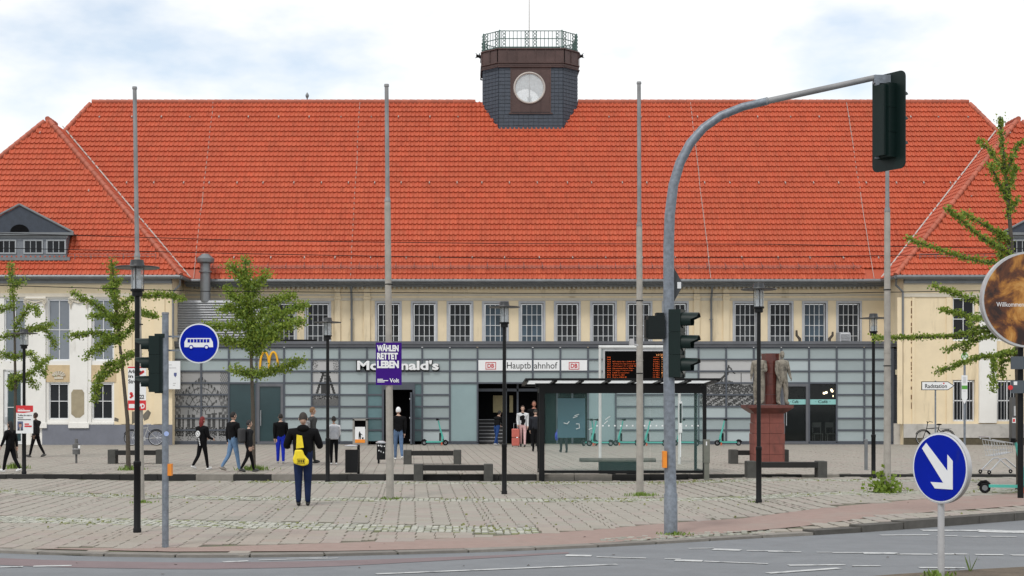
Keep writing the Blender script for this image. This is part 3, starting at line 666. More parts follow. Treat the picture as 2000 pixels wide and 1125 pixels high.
        MB().box(xl, x1, WYW-.08, WYW-.004, wz(855, WYW), wz(828, WYW)).obj('plinth', M_stone, t); MB().box(xl, x1, WYW-.05, WYW-.004, ZF, wz(855, WYW)).obj('plinth', mat('dark_lower_plinth', (.10, .085, .055), .95, var=.3), t)  # plinth is pale above, dark brown in its lowest course
        for a, b_ in ((1752, 1762), (1781, 1786), (1848, 1858)): MB().box(wx(a, WYW), wx(b_, WYW), WYW-.06, WYW-.0045, wz(828, WYW), wz(581, WYW)).obj('lesene', M_cream, t)
        dr = MB(); X = wx(1780, WYW); zz = 6.6
        while zz > 1.6: h_ = random.uniform(.06, .3); dr.box(X-random.uniform(.01, .03), X+random.uniform(.01, .035), WYW-.0075, WYW-.004, zz-h_, zz); zz -= h_+random.uniform(.02, .25)
        dr.obj('rust_stain', mat('rust_stain', (.16, .085, .04), .9, var=.3), t)
    return t
wing(-1); wing(1)

# ================================================================ clock turret on the ridge
tu = thing('clock_turret', 'slate and copper octagonal turret with round see-through window on the roof ridge', 'turret')
tx = XC+.0; tyF = 72.37; hw, hd, ch = 2.345, 1.75, .78; ty = tyF+hd
def octo(hw_, hd_, c): return [(-hw_+c, -hd_), (hw_-c, -hd_), (hw_, -hd_+c), (hw_, hd_-c), (hw_-c, hd_), (-hw_+c, hd_), (-hw_, hd_-c), (-hw_, -hd_+c)]
def ring_wall(b, o, z0, z1, skip=()):
    n = len(o)
    for i in range(n):
        if i in skip: continue
        a, c = o[i], o[(i+1) % n]; b.add([(tx+a[0], ty+a[1], z0), (tx+c[0], ty+c[1], z0), (tx+c[0], ty+c[1], z1), (tx+a[0], ty+a[1], z1)], [(0, 1, 2, 3)])
Z0, Z1, Z2 = 14.6, 18.62, 19.50
zc = wz(172, tyF); rc = 29.5/2870*tyF
sb = MB(); ring_wall(sb, octo(hw, hd, ch), Z0, Z1, skip=(0, 4))
def holed(b, y, x0, x1, z0, z1, cx, cz, r, n=32):
    vs = [(x0, y, z0), (x1, y, z0), (x1, y, z1), (x0, y, z1)]; cs = [(cx+r*math.cos(2*math.pi*k/n), y, cz+r*math.sin(2*math.pi*k/n)) for k in range(n)]
    outer = []
    for k in range(n):
        a = 2*math.pi*k/n; dx, dz = math.cos(a), math.sin(a); t = min((x1-cx)/dx if dx > 1e-6 else ((x0-cx)/dx if dx < -1e-6 else 1e9), (z1-cz)/dz if dz > 1e-6 else ((z0-cz)/dz if dz < -1e-6 else 1e9)); outer.append((cx+dx*t, y, cz+dz*t))
    b.add(cs+outer, [(k, (k+1) % n, n+(k+1) % n, n+k) for k in range(n)])
    for c in vs[:4]:                                         # corner triangles
        d = sorted(range(n), key=lambda k: (outer[k][0]-c[0])**2+(outer[k][2]-c[2])**2)[:2]
        if (outer[d[0]][0]-c[0])**2+(outer[d[0]][2]-c[2])**2 > 1e-6: b.add([c, outer[d[0]], outer[d[1]]], [(0, 1, 2)])
px0, px1 = tx-.98, tx+.96; pz0 = wz(219, tyF)
for yy in (ty-hd, ty+hd):
    sb.add([(tx-hw+ch, yy, Z0), (px0, yy, Z0), (px0, yy, Z1), (tx-hw+ch, yy, Z1)], [(0, 1, 2, 3)]); sb.add([(px1, yy, Z0), (tx+hw-ch, yy, Z0), (tx+hw-ch, yy, Z1), (px1, yy, Z1)], [(0, 1, 2, 3)]); sb.add([(px0, yy, Z0), (px1, yy, Z0), (px1, yy, pz0), (px0, yy, pz0)], [(0, 1, 2, 3)])
wl = sb.obj('slate_wall', M_slate, tu)
# rows of slates lapping over each other on the three visible faces
o8 = octo(hw+.012, hd+.012, ch); SLATE = {}
for i in (7, 0, 1):
    a = Vector(o8[i]); c = Vector(o8[(i+1) % 8]); Lf = (c-a).length; d = (c-a)/Lf; nr = 22; hh = (Z1-Z0)/nr
    for r in range(nr):
        bm_ = MB(); zz = Z0+r*hh
        if i == 0 and zz+hh > pz0:
            segs = [(0, px0-(tx-hw+ch)), (px1-(tx-hw+ch), Lf)]
        else: segs = [(0, Lf)]
        nrm = Vector((d.y, -d.x)); vs = []; fs = []
        for s0, s1 in segs:
            k = max(1, round((s1-s0)/.24)); stp = (s1-s0)/k
            for q in range(k):
                u0 = s0+q*stp+.006; u1 = s0+(q+1)*stp-.006; dz = random.uniform(-.008, .008)
                A = a+d*u0; B = a+d*u1; o_ = len(vs)
                vs += [(tx+A.x+nrm.x*.028, ty+A.y+nrm.y*.028, zz-.02+dz), (tx+B.x+nrm.x*.028, ty+B.y+nrm.y*.028, zz-.02+dz), (tx+B.x+nrm.x*.004, ty+B.y+nrm.y*.004, zz+hh), (tx+A.x+nrm.x*.004, ty+A.y+nrm.y*.004, zz+hh)]; fs.append((o_, o_+1, o_+2, o_+3))
        bm_.add(vs, fs); SLATE.setdefault('all', MB()).add(vs, fs)
SLATE['all'].obj('slate_courses', M_slate, wl)['kind'] = 'stuff'
cpb = MB(); holed(cpb, ty+hd+.03, px0, px1, pz0, Z1, wx(1034, tyF), zc, rc); cpb.obj('copper_panel', M_copper, tu)
cp = MB(); holed(cp, ty-hd-.03, px0, px1, pz0, Z1, wx(1034, tyF), zc, rc)
for xx in (px0, px1): cp.box(xx-.025, xx+.025, ty-hd-.06, ty-hd-.005, pz0-.05, Z1)
cp.box(px0-.1, px1+.1, ty-hd-.08, ty-hd-.005, pz0-.1, pz0-.04)
for k in range(1, 4):
    xx = px0+(px1-px0)*k/4; dz = math.sqrt(max(0, rc*rc-(xx-wx(1034, tyF))**2)); cp.box(xx-.012, xx+.012, ty-hd-.05, ty-hd-.032, zc+dz+.03, Z1); cp.box(xx-.012, xx+.012, ty-hd-.05, ty-hd-.032, pz0, zc-dz-.03)
cp.obj('copper_panel', M_copper, tu)
rg = MB(); cx_ = wx(1034, tyF)
MB().torus((cx_, ty+hd+.03, zc), rc, .05, 'Y', 40, 8).obj('round_window_frame', M_lead, tu, 40); MB().torus((cx_, ty-hd-.05, zc), rc, .05, 'Y', 40, 8).obj('round_window_frame', M_lead, tu, 40)
rg.box(cx_-.03, cx_+.03, ty-hd-.02, ty-hd+.02, zc-rc, zc+rc).box(cx_-.02, cx_+.18, ty-.2, ty, zc-rc, zc-.1)
rg.obj('window_post', M_lead, tu, 40)
MB().disc((cx_, zc), rc-.04, ty-hd-.035, ty-hd-.02, 36).obj('round_glass', mat('pale_clock_glass', (.72, .75, .77), .1, trans=.45), tu)
inn = MB(); inn.tube([(cx_, ty-hd-.02, zc), (cx_, ty+hd+.02, zc)], rc+.02, 32, caps=False); inn.obj('window_drum', mat('pale_drum', (.62, .63, .64), .5), tu, 40)
bd = MB(); ring_wall(bd, octo(hw+.06, hd+.06, ch), Z1, Z2); bd.add([(tx+p[0], ty+p[1], Z2) for p in octo(hw+.06, hd+.06, ch)], [tuple(range(8))])
oo = octo(hw+.085, hd+.085, ch)
for zz in (Z1-.06, Z1+.14, Z2-.06):
    for i in range(8):
        a, c = oo[i], oo[(i+1) % 8]; bd.tube([(tx+a[0], ty+a[1], zz), (tx+c[0], ty+c[1], zz)], .035, 6)
for i in (7, 0, 1):
    a, c = Vector(oo[i]), Vector(oo[(i+1) % 8]); k = max(2, round((c-a).length/.45))
    for q in range(k+1): p = a+(c-a)*q/k; bd.box(tx+p.x-.018, tx+p.x+.018, ty+p.y-.01, ty+p.y+.02, Z1+.1, Z2-.06)
bd.obj('copper_band', M_copper, tu)
rl = MB(); o9 = octo(hw-.03, hd-.03, ch); zt = wz(60, tyF)
for i in range(8):
    a, c = Vector(o9[i]), Vector(o9[(i+1) % 8]); Lr = (c-a).length
    for zz in (zt, zt-.38, Z2+.06): rl.tube([(tx+a.x, ty+a.y, zz), (tx+c.x, ty+c.y, zz)], .022, 5)
    k = max(3, round(Lr/.19))
    for q in range(k): p = a+(c-a)*(q+.5)/k; rl.tube([(tx+p.x, ty+p.y, Z2), (tx+p.x, ty+p.y, zt)], .014, 4)
    rl.tube([(tx+a.x, ty+a.y, Z2), (tx+a.x, ty+a.y, zt+.05)], .035, 6)
    for e in (a+(c-a)*min(.5, .22/Lr), c+(a-c)*min(.5, .22/Lr)):
        for q in range(5): rl.torus((tx+e.x, ty+e.y, Z2+.12+q*.17), .07, .016, 'Y', 10, 4)
for e in (-.2, .2):
    for q in range(5): rl.torus((tx+e, ty-hd+.03, Z2+.12+q*.17), .07, .016, 'Y', 10, 4)
rl.obj('railing', M_green, tu)
fr = MB(); fr.tube([(tx, ty, Z2), (tx, ty, 23.4)], [.025, .015], 6); fr.obj('flag_rod', M_lead, tu)
for s in (-1, 1):
    g = MB(); X = tx+s*(hw+.06); zz = wz(104, 73); yq = ty-.5
    g.tube([(X, yq, zz-.06), (X+s*.16, yq, zz), (X+s*.28, yq, zz+.02)], [.10, .07, .045], 8); g.tube([(X+s*.12, yq, zz+.05), (X+s*.10, yq, zz+.16)], [.04, .01], 5); g.tube([(X+s*.2, yq, zz+.05), (X+s*.3, yq, zz+.15)], [.03, .01], 5); g.tube([(X+s*.2, yq, zz-.05), (X+s*.34, yq, zz-.09)], [.03, .012], 5)
    g.obj('gargoyle', M_ink, tu, 40)

# ================================================================ glazed pavilion in front of the hall
pv = thing('glass_pavilion', 'low frosted glass pavilion with dark mullions along the station front', 'pavilion')
PXL, PIT = 339.0, 53.96; cX = lambda c: wx(PXL+PIT*c, YG); RWZ = [wz(679+23*r, YG) for r in range(9)]
NC = 26; PTOP = wz(668, YG)
GROUPS = {}                                   # cells that belong to one tall opening
for c in (2, 3, 10, 15, 22, 23):
    for r in range(3, 8): GROUPS[(c, r)] = ('t', c)
for c in (7, 8):
    for r in range(3, 8): GROUPS[(c, r)] = ('d', 7)
for c in (11, 12, 13, 14):
    for r in range(3, 8): GROUPS[(c, r)] = ('e', 11)
MUR = {(c, r) for c in (0, 1) for r in range(2, 8)} | {(5, r) for r in range(1, 5)} | {(c, r) for c in (19, 20) for r in range(1, 5)}
fr = MB(); mwd = .038
for c in range(NC+1):
    r = 0
    while r < 8:
        if 0 < c < NC and GROUPS.get((c-1, r)) and GROUPS.get((c-1, r)) == GROUPS.get((c, r)): r += 1; continue
        fr.box(cX(c)-mwd, cX(c)+mwd, YG-.04, YG+.06, RWZ[r+1], RWZ[r]); r += 1
for r in range(9):
    for c in range(NC):
        if 0 < r < 8 and GROUPS.get((c, r-1)) and GROUPS.get((c, r-1)) == GROUPS.get((c, r)): continue
        if r == 8 and GROUPS.get((c, 7), ('', 0))[0] in ('d', 'e'): continue
        fr.box(cX(c)+mwd, cX(c+1)-mwd, YG-.034, YG+.06, RWZ[r]-.036, RWZ[r]+.036)
fr.obj('frame', M_alu, pv)
ba = MB()
for c0, c1 in ((0, 7), (9, 11), (15, 26)): ba.box(cX(c0)-.05, cX(c1)+.05, YG-.02, YG+.1, ZF, RWZ[8]-.037)
ba.obj('base', M_alu, pv)
fa = MB(); fa.box(cX(0)-.35, cX(NC)+.62, YG-.10, YG+.1, RWZ[0]+.037, PTOP).box(cX(0)-.42, cX(NC)+.68, YG-.16, YG-.101, PTOP-.10, PTOP+.03).box(cX(0)-.35, cX(NC)+.62, YG+.101, YW-.14, PTOP-.12, PTOP-.02); fa.obj('fascia', M_fascia, pv)
PW, PH = (cX(1)-cX(0))-2*mwd, (RWZ[0]-RWZ[1])-.072
pm = {k: MB().box(-PW/2, PW/2, 0, .02, -PH/2, PH/2).mesh('panel', m) for k, m in (('p', M_panel), ('l', M_panell))}
lite = {(22, 1), (23, 1), (19, 5), (6, 6), (12, 0), (9, 7), (21, 1)}
for c in range(NC):
    for r in range(8):
        if (c, r) in GROUPS or (c, r) in MUR or (r == 1 and 11 <= c <= 14): continue
        link('panel', pm['l' if (c, r) in lite or random.random() < .04 else 'p'], pv, ((cX(c)+cX(c+1))/2, YG+.012, (RWZ[r]+RWZ[r+1])/2))
def tallpane(c, m, name='panel', y=YG+.012, dx=0): return MB().box(cX(c)+mwd+dx, cX(c+1)-mwd-dx, y, y+.02, RWZ[8]+.036, RWZ[3]-.036).obj(name, m, pv)
tallpane(2, M_tealdark); tallpane(10, M_tall); tallpane(15, M_tall)
def glass_door(c, glass, name='door'):
    x0, x1 = cX(c)+mwd, cX(c+1)-mwd; b = MB(); z0, z1 = ZF+.02, RWZ[3]-.036
    b.box(x0, x0+.11, YG-.06, YG+.05, z0, z1).box(x1-.11, x1, YG-.06, YG+.05, z0, z1).box(x0+.11, x1-.11, YG-.06, YG+.05, z1-.12, z1).box(x0+.11, x1-.11, YG-.06, YG+.05, z0, z0+.1)
    o = b.obj(name, M_fascia, pv); MB().box(x0+.11, x1-.11, YG, YG+.02, z0+.1, z1-.12).obj('pane', glass, o); MB().tube([(x0+.17, YG-.1, 1.0), (x0+.17, YG-.1, 1.7)], .018, 6).obj('handle', M_chrome, o); return o
glass_door(3, M_tealdark)
# cafe: dark interior seen through tinted glass
M_tint = mat('tinted_clear_glass', (.02, .025, .025), .04, trans=.72, var=.02)
cd = glass_door(22, M_tint); tallpane(23, M_tint)
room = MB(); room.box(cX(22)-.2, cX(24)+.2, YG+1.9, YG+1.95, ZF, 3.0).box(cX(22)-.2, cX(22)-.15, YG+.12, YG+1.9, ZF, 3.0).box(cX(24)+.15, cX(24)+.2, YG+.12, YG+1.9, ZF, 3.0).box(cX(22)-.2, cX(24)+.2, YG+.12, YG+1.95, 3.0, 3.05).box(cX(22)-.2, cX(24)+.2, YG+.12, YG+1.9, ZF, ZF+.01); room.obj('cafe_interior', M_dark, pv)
M_teal = mat('teal_banner', (.25, .52, .50), .5, var=.04); zb0, zb1 = wz(790, YG), wz(780, YG)
for c in (22, 23):
    x0, x1 = cX(c)+(.15 if c == 22 else mwd), cX(c+1)-(.15 if c == 22 else mwd); o = MB().box(x0, x1, YG-.008, YG-.001, zb0, zb1).obj('cafe_banner', M_teal, pv)
    lettering('lettering', '· Café ·', M_ink, x0+.25, x1-.25, zb0+.06, zb1-.04, YG-.009, o, bold=.01, depth=.003)
gl = mat('warm_globe_lamp', (1, .9, .7), .5, emit=((1.0, .82, .55), 6.0))
for x, y in ((1609.5, 768), (1614, 766.5), (1624, 761.5), (1625.5, 764), (1628.5, 773.5)):
    p = PX(x, y, YG+1.2); MB().sphere(p, .055, 10, 7).obj('globe_lamp', gl, pv, 60)
for x in (1597, 1622):
    X = wx(x, YG+1); k = MB(); k.box(X-.2, X+.2, YG+.8, YG+1.2, ZF+.44, ZF+.48).box(X-.2, X+.2, YG+1.18, YG+1.22, ZF+.75, ZF+.98)
    for a in (-.18, .18):
        for b_ in (.82, 1.18): k.box(X+a-.02, X+a+.02, YG+b_-.02, YG+b_+.02, ZF, ZF+(.98 if b_ > 1 else .44))
    tag(k.obj('cafe_chair', mat('chair_grey', (.12, .14, .13), .6)), 'grey wooden chair behind the cafe glass, '+('beside the door' if x < 1610 else 'farther from the door'), 'chair', 'chairs inside the cafe window')
# restaurant door zone (narrow teal panes either side of an open door)
xa, xb = cX(7), cX(9)
dz = MB(); d0, d1 = wx(748, YG), wx(808, YG)
for X in (d0, d1): dz.box(X-.05, X+.05, YG-.05, YG+.07, ZF, RWZ[3]-.037)
dz.box(d0+.05, d1-.05, YG-.05, YG+.07, RWZ[3]-.30, RWZ[3]-.038)
for r in range(4, 8):
    dz.box(xa+mwd, d0-.05, YG-.034, YG+.05, RWZ[r]-.036, RWZ[r]+.036).box(d1+.05, xb-mwd, YG-.034, YG+.05, RWZ[r]-.036, RWZ[r]+.036)
dz.obj('door_frame', M_alu, pv)
for r in range(3, 8):
    for u0, u1 in ((xa+mwd, d0-.05), (d1+.05, xb-mwd)): MB().box(u0, u1, YG+.012, YG+.03, RWZ[r+1]+.036, RWZ[r]-.036).obj('panel', M_panelt, pv)
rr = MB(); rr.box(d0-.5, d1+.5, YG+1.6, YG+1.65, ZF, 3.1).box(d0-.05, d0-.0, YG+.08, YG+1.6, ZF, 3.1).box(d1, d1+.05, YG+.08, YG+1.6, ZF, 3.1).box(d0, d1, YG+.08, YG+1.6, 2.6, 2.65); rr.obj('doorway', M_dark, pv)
lf = MB(); lf.box(d1-.13, d1-.06, YG-.9, YG-.04, ZF+.03, 2.5); lf.obj('door', M_alu, pv)
for zz in (.35, 1.35, 2.2): MB().sphere((d1-.14, YG-.5, zz), .05, 8, 6).obj('door_knob', M_chrome, pv)
# station entrance recess with stairs
ex0, ex1 = cX(11)+mwd, cX(15)-mwd
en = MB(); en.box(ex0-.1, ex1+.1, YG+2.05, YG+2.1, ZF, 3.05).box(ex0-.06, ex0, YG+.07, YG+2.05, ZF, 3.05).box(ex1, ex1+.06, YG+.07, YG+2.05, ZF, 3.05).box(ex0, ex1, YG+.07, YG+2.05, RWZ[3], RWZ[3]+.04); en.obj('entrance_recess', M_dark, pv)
sp = MB()
for i in range(7): sp.box(ex0+.05, wx(984, YG), YG+.8+i*.17, YG+.98+i*.17, ZF+i*.16, ZF+.15+i*.16)
so = sp.obj('stairs', mat('dark_stair', (.03, .03, .032), .7), pv)
sn = MB()
for i in range(7): sn.box(ex0+.05, wx(984, YG), YG+.785+i*.17, YG+.80+i*.17, ZF+.125+i*.16, ZF+.15+i*.16)
sn.obj('stair_nosing', M_gframe, so)
dv = MB()
for x in (989, 1012, 1090, 1120): dv.box(wx(x, YG)-.04, wx(x, YG)+.04, YG+.6, YG+.68, ZF, 3.0)
dv.box(ex0, ex1, YG+.6, YG+.68, 2.55, 2.68); dv.obj('inner_door_frame', M_alu, pv)
yl = mat('yellowish_inner_window', (.45, .38, .20), .5)
for a, b_ in ((965, 984), (998, 1005)): MB().box(wx(a, YG), wx(b_, YG), YG+2.0, YG+2.04, wz(806, YG), wz(772, YG)).obj('inner_window', yl, pv)
# louvred strips at both ends and the concrete blocks under the far one
def louvre(x0, x1, z0, z1, y, name, m, parent, stp=.075):
    b = MB(); z = z0
    while z < z1-.02: b.add([(x0, y, z), (x1, y, z), (x1, y+.06, z+stp*.8), (x0, y+.06, z+stp*.8)], [(0, 1, 2, 3)]); b.box(x0, x1, y-.004, y+.008, z-.008, z+.008); z += stp
    b.box(x0, x1, y+.07, y+.09, z0, z1); b.box(x0-.04, x0, y-.02, y+.09, z0, z1); b.box(x1, x1+.04, y-.02, y+.09, z0, z1); return b.obj(name, m, parent)
louvre(cX(NC)+.08, cX(NC)+.58, wz(826, YG), wz(681, YG), YG-.02, 'louvre', M_alu, pv); louvre(cX(0)-.32, cX(0)-.08, ZF, wz(681, YG), YG-.02, 'louvre', M_alu, pv)
bk = MB(); bk.box(cX(NC)+.06, cX(NC)+.60, YG-.12, YG+.3, ZF, wz(851, YG)-.004).box(cX(NC)+.06, cX(NC)+.60, YG-.1, YG+.3, wz(851, YG), wz(827, YG)); bk.obj('end_block', M_stone, pv)
MB().box(wx(1748, YG), wx(1755, YG), YG-.09, YG-.03, wz(732, YG), wz(722, YG)).obj('wall_lamp', mat('cream_lamp', (.6, .55, .4), .5), pv)
# printed murals
def arcade(h, wd):
    a = np.zeros((h, wd)); rg_ = np.random.default_rng(3)
    for j in range(h):
        for i in range(wd):
            x = (i+.5)/wd*2-1; y = (j+.5)/h; v = .62
            gy_ = .06+abs(x)*.33
            if y < gy_: v = .66 if abs(x) < .72 else .35+.3*((i*3+j) % 5 < 2)
            elif y < gy_+.045: v = .12 if (i//2) % 2 else .55
            elif y < .62:
                rr_ = math.hypot(x*1.05, (y-.62)*1.75); an = math.atan2(.62-y, x)
                if rr_ < .80: v = .60 if (rr_*6 % 1) > .14 and (an*5/math.pi*2 % 1) > .16 else .16
                else: v = .30+.25*((int(abs(x)*14)+j//3) % 3 == 0)
            elif y < .80: v = .62 if abs(x) < .22 else (.1+.42*((int(abs(x)*17)) % 3 == 0)+.1*rg_.random())
            elif y < .93: v = rg_.choice([.03, .05, .3, .55, .1])
            else: v = .50+.14*rg_.random()-(.4 if rg_.random() < .15 else 0)
            if abs(abs(x)-.62) < .035 and y > .35: v = .6
            a[j, i] = max(.012, (v**1.3)*.55)
    return np.repeat(a[:, :, None], 3, 2)
def headframe(h, wd):
    a = np.full((h, wd), .42); rg_ = np.random.default_rng(4)
    for j in range(h):
        for i in range(wd):
            x = (i+.5)/wd*2-1; y = (j+.5)/h
            if y < .28 and abs(x) > .6 and rg_.random() < .45: a[j, i] = .12
            if .25 < y < .28 and abs(x) < .42: a[j, i] = .03
            if .28 < y < .86:
                e = .16+(y-.28)*1.15
                if abs(abs(x)-e) < .10: a[j, i] = .025
                if abs(x) < .13 and y < .55: a[j, i] = .05 if (j//2) % 2 else .22
                if .5 < y and abs(x) < .34: a[j, i] = .03
            if y > .74: a[j, i] = rg_.choice([.02, .04, .1, .3])
            if y > .86: a[j, i] = .09+.05*rg_.random()
    return np.repeat(a[:, :, None], 3, 2)
def harbour(h, wd):
    a = np.full((h, wd), .45); rg_ = np.random.default_rng(5)
    def ln(x0, y0, x1, y1, t=.012, v=.05):
        for j in range(h):
            for i in range(wd):
                x = (i+.5)/wd; y = (j+.5)/h; dx, dy = x1-x0, y1-y0; q = max(0, min(1, ((x-x0)*dx+(y-y0)*dy)/(dx*dx+dy*dy)))
                if math.hypot(x-x0-q*dx, y-y0-q*dy) < t: a[j, i] = v
    for s in ((.40, .5, .55, .12), (.46, .5, .56, .12), (.55, .12, .66, .3), (.42, .42, .54, .3), (.30, .52, .55, .25), (.78, .52, .78, .30), (.55, .14, .40, .48)): ln(*s)
    for j in range(h):
        for i in range(wd):
            y = (j+.5)/h; x = (i+.5)/wd
            if y > .50+.05*math.sin(x*9): a[j, i] = rg_.choice([.02, .04, .07, .16, .33], p=[.3, .25, .2, .15, .1])
            if y > .72 and (i//3+j//2) % 4 == 0: a[j, i] = .30
    return np.repeat(a[:, :, None], 3, 2)
raster('mural', arcade(84, 68), cX(0)+mwd, cX(2)-mwd, RWZ[8]+.036, RWZ[2]-.036, YG+.02, M_print, pv)
raster('mural', headframe(56, 34), cX(5)+mwd, cX(6)-mwd, RWZ[5]+.036, RWZ[1]-.036, YG+.02, M_print, pv)
raster('mural', harbour(56, 62), cX(19)+mwd, cX(21)-mwd, RWZ[5]+.036, RWZ[1]-.036, YG+.02, M_print, pv)
# station sign: four white panes
sg = thing('station_sign', 'white four-pane sign reading Hauptbahnhof between two red letter badges', 'sign')
M_dbred = mat('badge_red', (.50, .02, .025), .4)
for c in range(11, 15): MB().box(cX(c)+mwd+.005, cX(c+1)-mwd-.005, YG-.05, YG+.01, RWZ[2]+.03, RWZ[1]-.03).obj('panel', M_signwhite, sg)
zl0, zl1 = wz(720, YG), wz(707.5, YG)
lettering('lettering', 'Hauptb', M_ink, wx(990, YG), wx(1036.5, YG), zl0-.09, zl1, YG-.051, sg, depth=.004); lettering('lettering', 'ahnhof', M_ink, wx(1043, YG), wx(1088.5, YG), zl0, zl1, YG-.051, sg, depth=.004)
for cxp in (958.5, 1121):
    X = wx(cxp, YG); zc_ = wz(714.5, YG); b = MB(); W, Hh = .235, .165
    b.box(X-W, X+W, YG-.06, YG-.051, zc_+Hh-.028, zc_+Hh).box(X-W, X+W, YG-.06, YG-.051, zc_-Hh, zc_-Hh+.028).box(X-W, X-W+.028, YG-.06, YG-.051, zc_-Hh+.028, zc_+Hh-.028).box(X+W-.028, X+W, YG-.06, YG-.051, zc_-Hh+.028, zc_+Hh-.028)
    o = b.obj('badge', M_dbred, sg); lettering('lettering', 'DB', M_dbred, X-.15, X+.15, zc_-.095, zc_+.095, YG-.052, o, bold=.03, depth=.004)
rs = thing('restaurant_sign', "raised white letters reading McDonald's on the frosted front", 'sign')
lettering('lettering', "McDonald's", M_signwhite, wx(698, YG), wx(857, YG), wz(723, YG), wz(704, YG), YG-.10, rs, bold=.035, depth=.06)
lettering('letter_shadow', "McDonald's", M_ink, wx(696, YG), wx(858.5, YG), wz(725.5, YG), wz(703, YG), YG-.04, rs, bold=.05, depth=.05)  # enlarged black copy behind the white letters, painting in their shadow
ar = MB()
for s in (-1, 1):
    c0 = wx(526+s*8.6, YG); pts = []
    for k in range(17):
        a = math.pi*k/16; pts.append((c0-.205*math.cos(a), YG-.1, wz(712, YG)-.30+.86*math.sin(a)**.75))
    ar.tube(pts, .052, 8)
tag(ar.obj('arches_emblem', mat('yellow_plastic', (.80, .42, .015), .4), None, 50), 'yellow double arch emblem above the leafy branch on the glass front', 'emblem')
# rooftop plant screen and flue on the pavilion roof
ps = thing('plant_screen', 'grey louvred plant screen on the pavilion roof beside the flue', 'screen')
louvre(wx(330, 67), wx(521, 67), PTOP-.02, wz(586, 67), 67.0, 'louvre', mat('light_louvre', (.36, .37, .39), .5, metal=.3), ps, stp=.115)
MB().box(wx(330, 67), wx(521, 67), 67.1, 68.3, PTOP-.02, wz(588, 67)).obj('casing', M_zinc, ps)
fl = MB(); X = wx(404, 67.6); fl.lathe([(.235, 0), (.235, 1.35), (.30, 1.36), (.30, 1.42), (.235, 1.43), (.235, 1.75), (.40, 1.82), (.42, 1.98), (.20, 2.16), (.18, 2.2)], (X, 67.2, wz(590, 67.2)), 14)
tag(fl.obj('flue_pipe', M_zinc, None, 40), 'grey metal flue with a cowl rising through the plant screen', 'flue')
ac = MB(); X0, X1 = wx(1639, 67.6), wx(1659, 67.6); ac.box(X0, X1, 67.5, 68.2, PTOP-.02, wz(649, 67.6)); aco = ac.obj('ventilation_unit', M_gframe); tag(aco, 'small slatted grey ventilation unit below the last upper window', 'vent unit'); louvre(X0+.03, X1-.03, PTOP+.03, wz(651, 67.6), 67.43, 'louvre', M_gframe, aco, .09)
for x0, x1, top, bend in ((1562, 1556, 645, -1), (1620, 1626, 648, 1)):
    h_ = MB(); h_.tube([PX(x0, 669, 67.8), PX(x0-bend*0, 662, 67.8), PX(x1, 655, 67.8), PX(x1+bend*.3, top, 67.8)], [.07, .07, .06, .045], 7)
    tag(h_.obj('bent_pipe', M_bark, None, 40), 'rusty bent pipe on the pavilion roof, '+('nearer the tall mast' if bend < 0 else 'nearer the ventilation unit'), 'pipe', 'bent pipes on the pavilion roof')
fb = MB(); fb.box(wx(505, 67), wx(619, 67), 66.8, 66.9, PTOP, PTOP+.13); tag(fb.obj('roof_bar', M_ink), 'black horizontal beam lying on the pavilion roof behind the leafy tree', 'beam')
# ================================================================ street furniture
def lamp(x, ybase, h, label, z=None, scale=1.0):
    if z is None: z = 0.0
    for _ in range(3): Y = gy(ybase, z); X = wx(x, Y); z = gz(X, Y)
    t = thing('street_lamp', label, 'street lamp', (X, Y, z), group='black post-top lamps with flat discs')
    k = h/4.3
    MB().lathe([(.066, 0), (.066, .06), (.056, .08), (.056, 1.05), (.062, 1.06), (.062, 1.12), (.042, 1.14), (.040, 3.72*k), (.085, 3.73*k), (.085, 3.80*k), (.11, 3.81*k), (.11, 3.84*k)], n=12).obj('post', M_black, t, 40)
    g = MB(); g.tube([(0, 0, 3.845*k), (0, 0, 4.22*k)], .10, 16, caps=False); g.obj('lantern_glass', M_lantern, t, 40)
    i = MB(); i.lathe([(.07, 3.845*k), (.07, 3.98*k), (.02, 4.0*k), (.02, 4.05*k)], n=10)
    for q in range(6): i.lathe([(.06, 4.07*k+q*.022), (.06, 4.08*k+q*.022)], n=10)
    i.obj('lamp_insert', M_chrome, t, 40)
    r = MB()
    for q in range(3): a = 2.1*q+.5; r.tube([(.104*math.cos(a), .104*math.sin(a), 3.84*k), (.104*math.cos(a), .104*math.sin(a), 4.25*k)], .007, 5)
    r.obj('cage_rods', M_black, t)
    MB().lathe([(.35, 4.17*k), (.355, 4.18*k), (.35, 4.19*k), (.12, 4.21*k), (.11, 4.24*k), (.10, 4.30*k), (.02, 4.31*k)], n=28).obj('lamp_disc', mat('dark_disc', (.03, .032, .035), .4), t, 40)
    return t
lamp(268, 1040, 4.32, 'black post-top lamp directly behind the left-hand traffic signal')
lamp(640, 941, 4.25, 'black post-top lamp beside the dark litter bin with a lid')
lamp(985, 965, 4.32, 'black post-top lamp standing in front of the station entrance')
lamp(1482, 982, 4.42, 'black post-top lamp in front of the red stone monument')
lamp(1706, 934, 4.25, 'black post-top lamp beside the weedy flagpole foot')
lamp(47, 926, 3.85, 'black post-top lamp carrying the red election poster', z=ZF)
FPL = {}
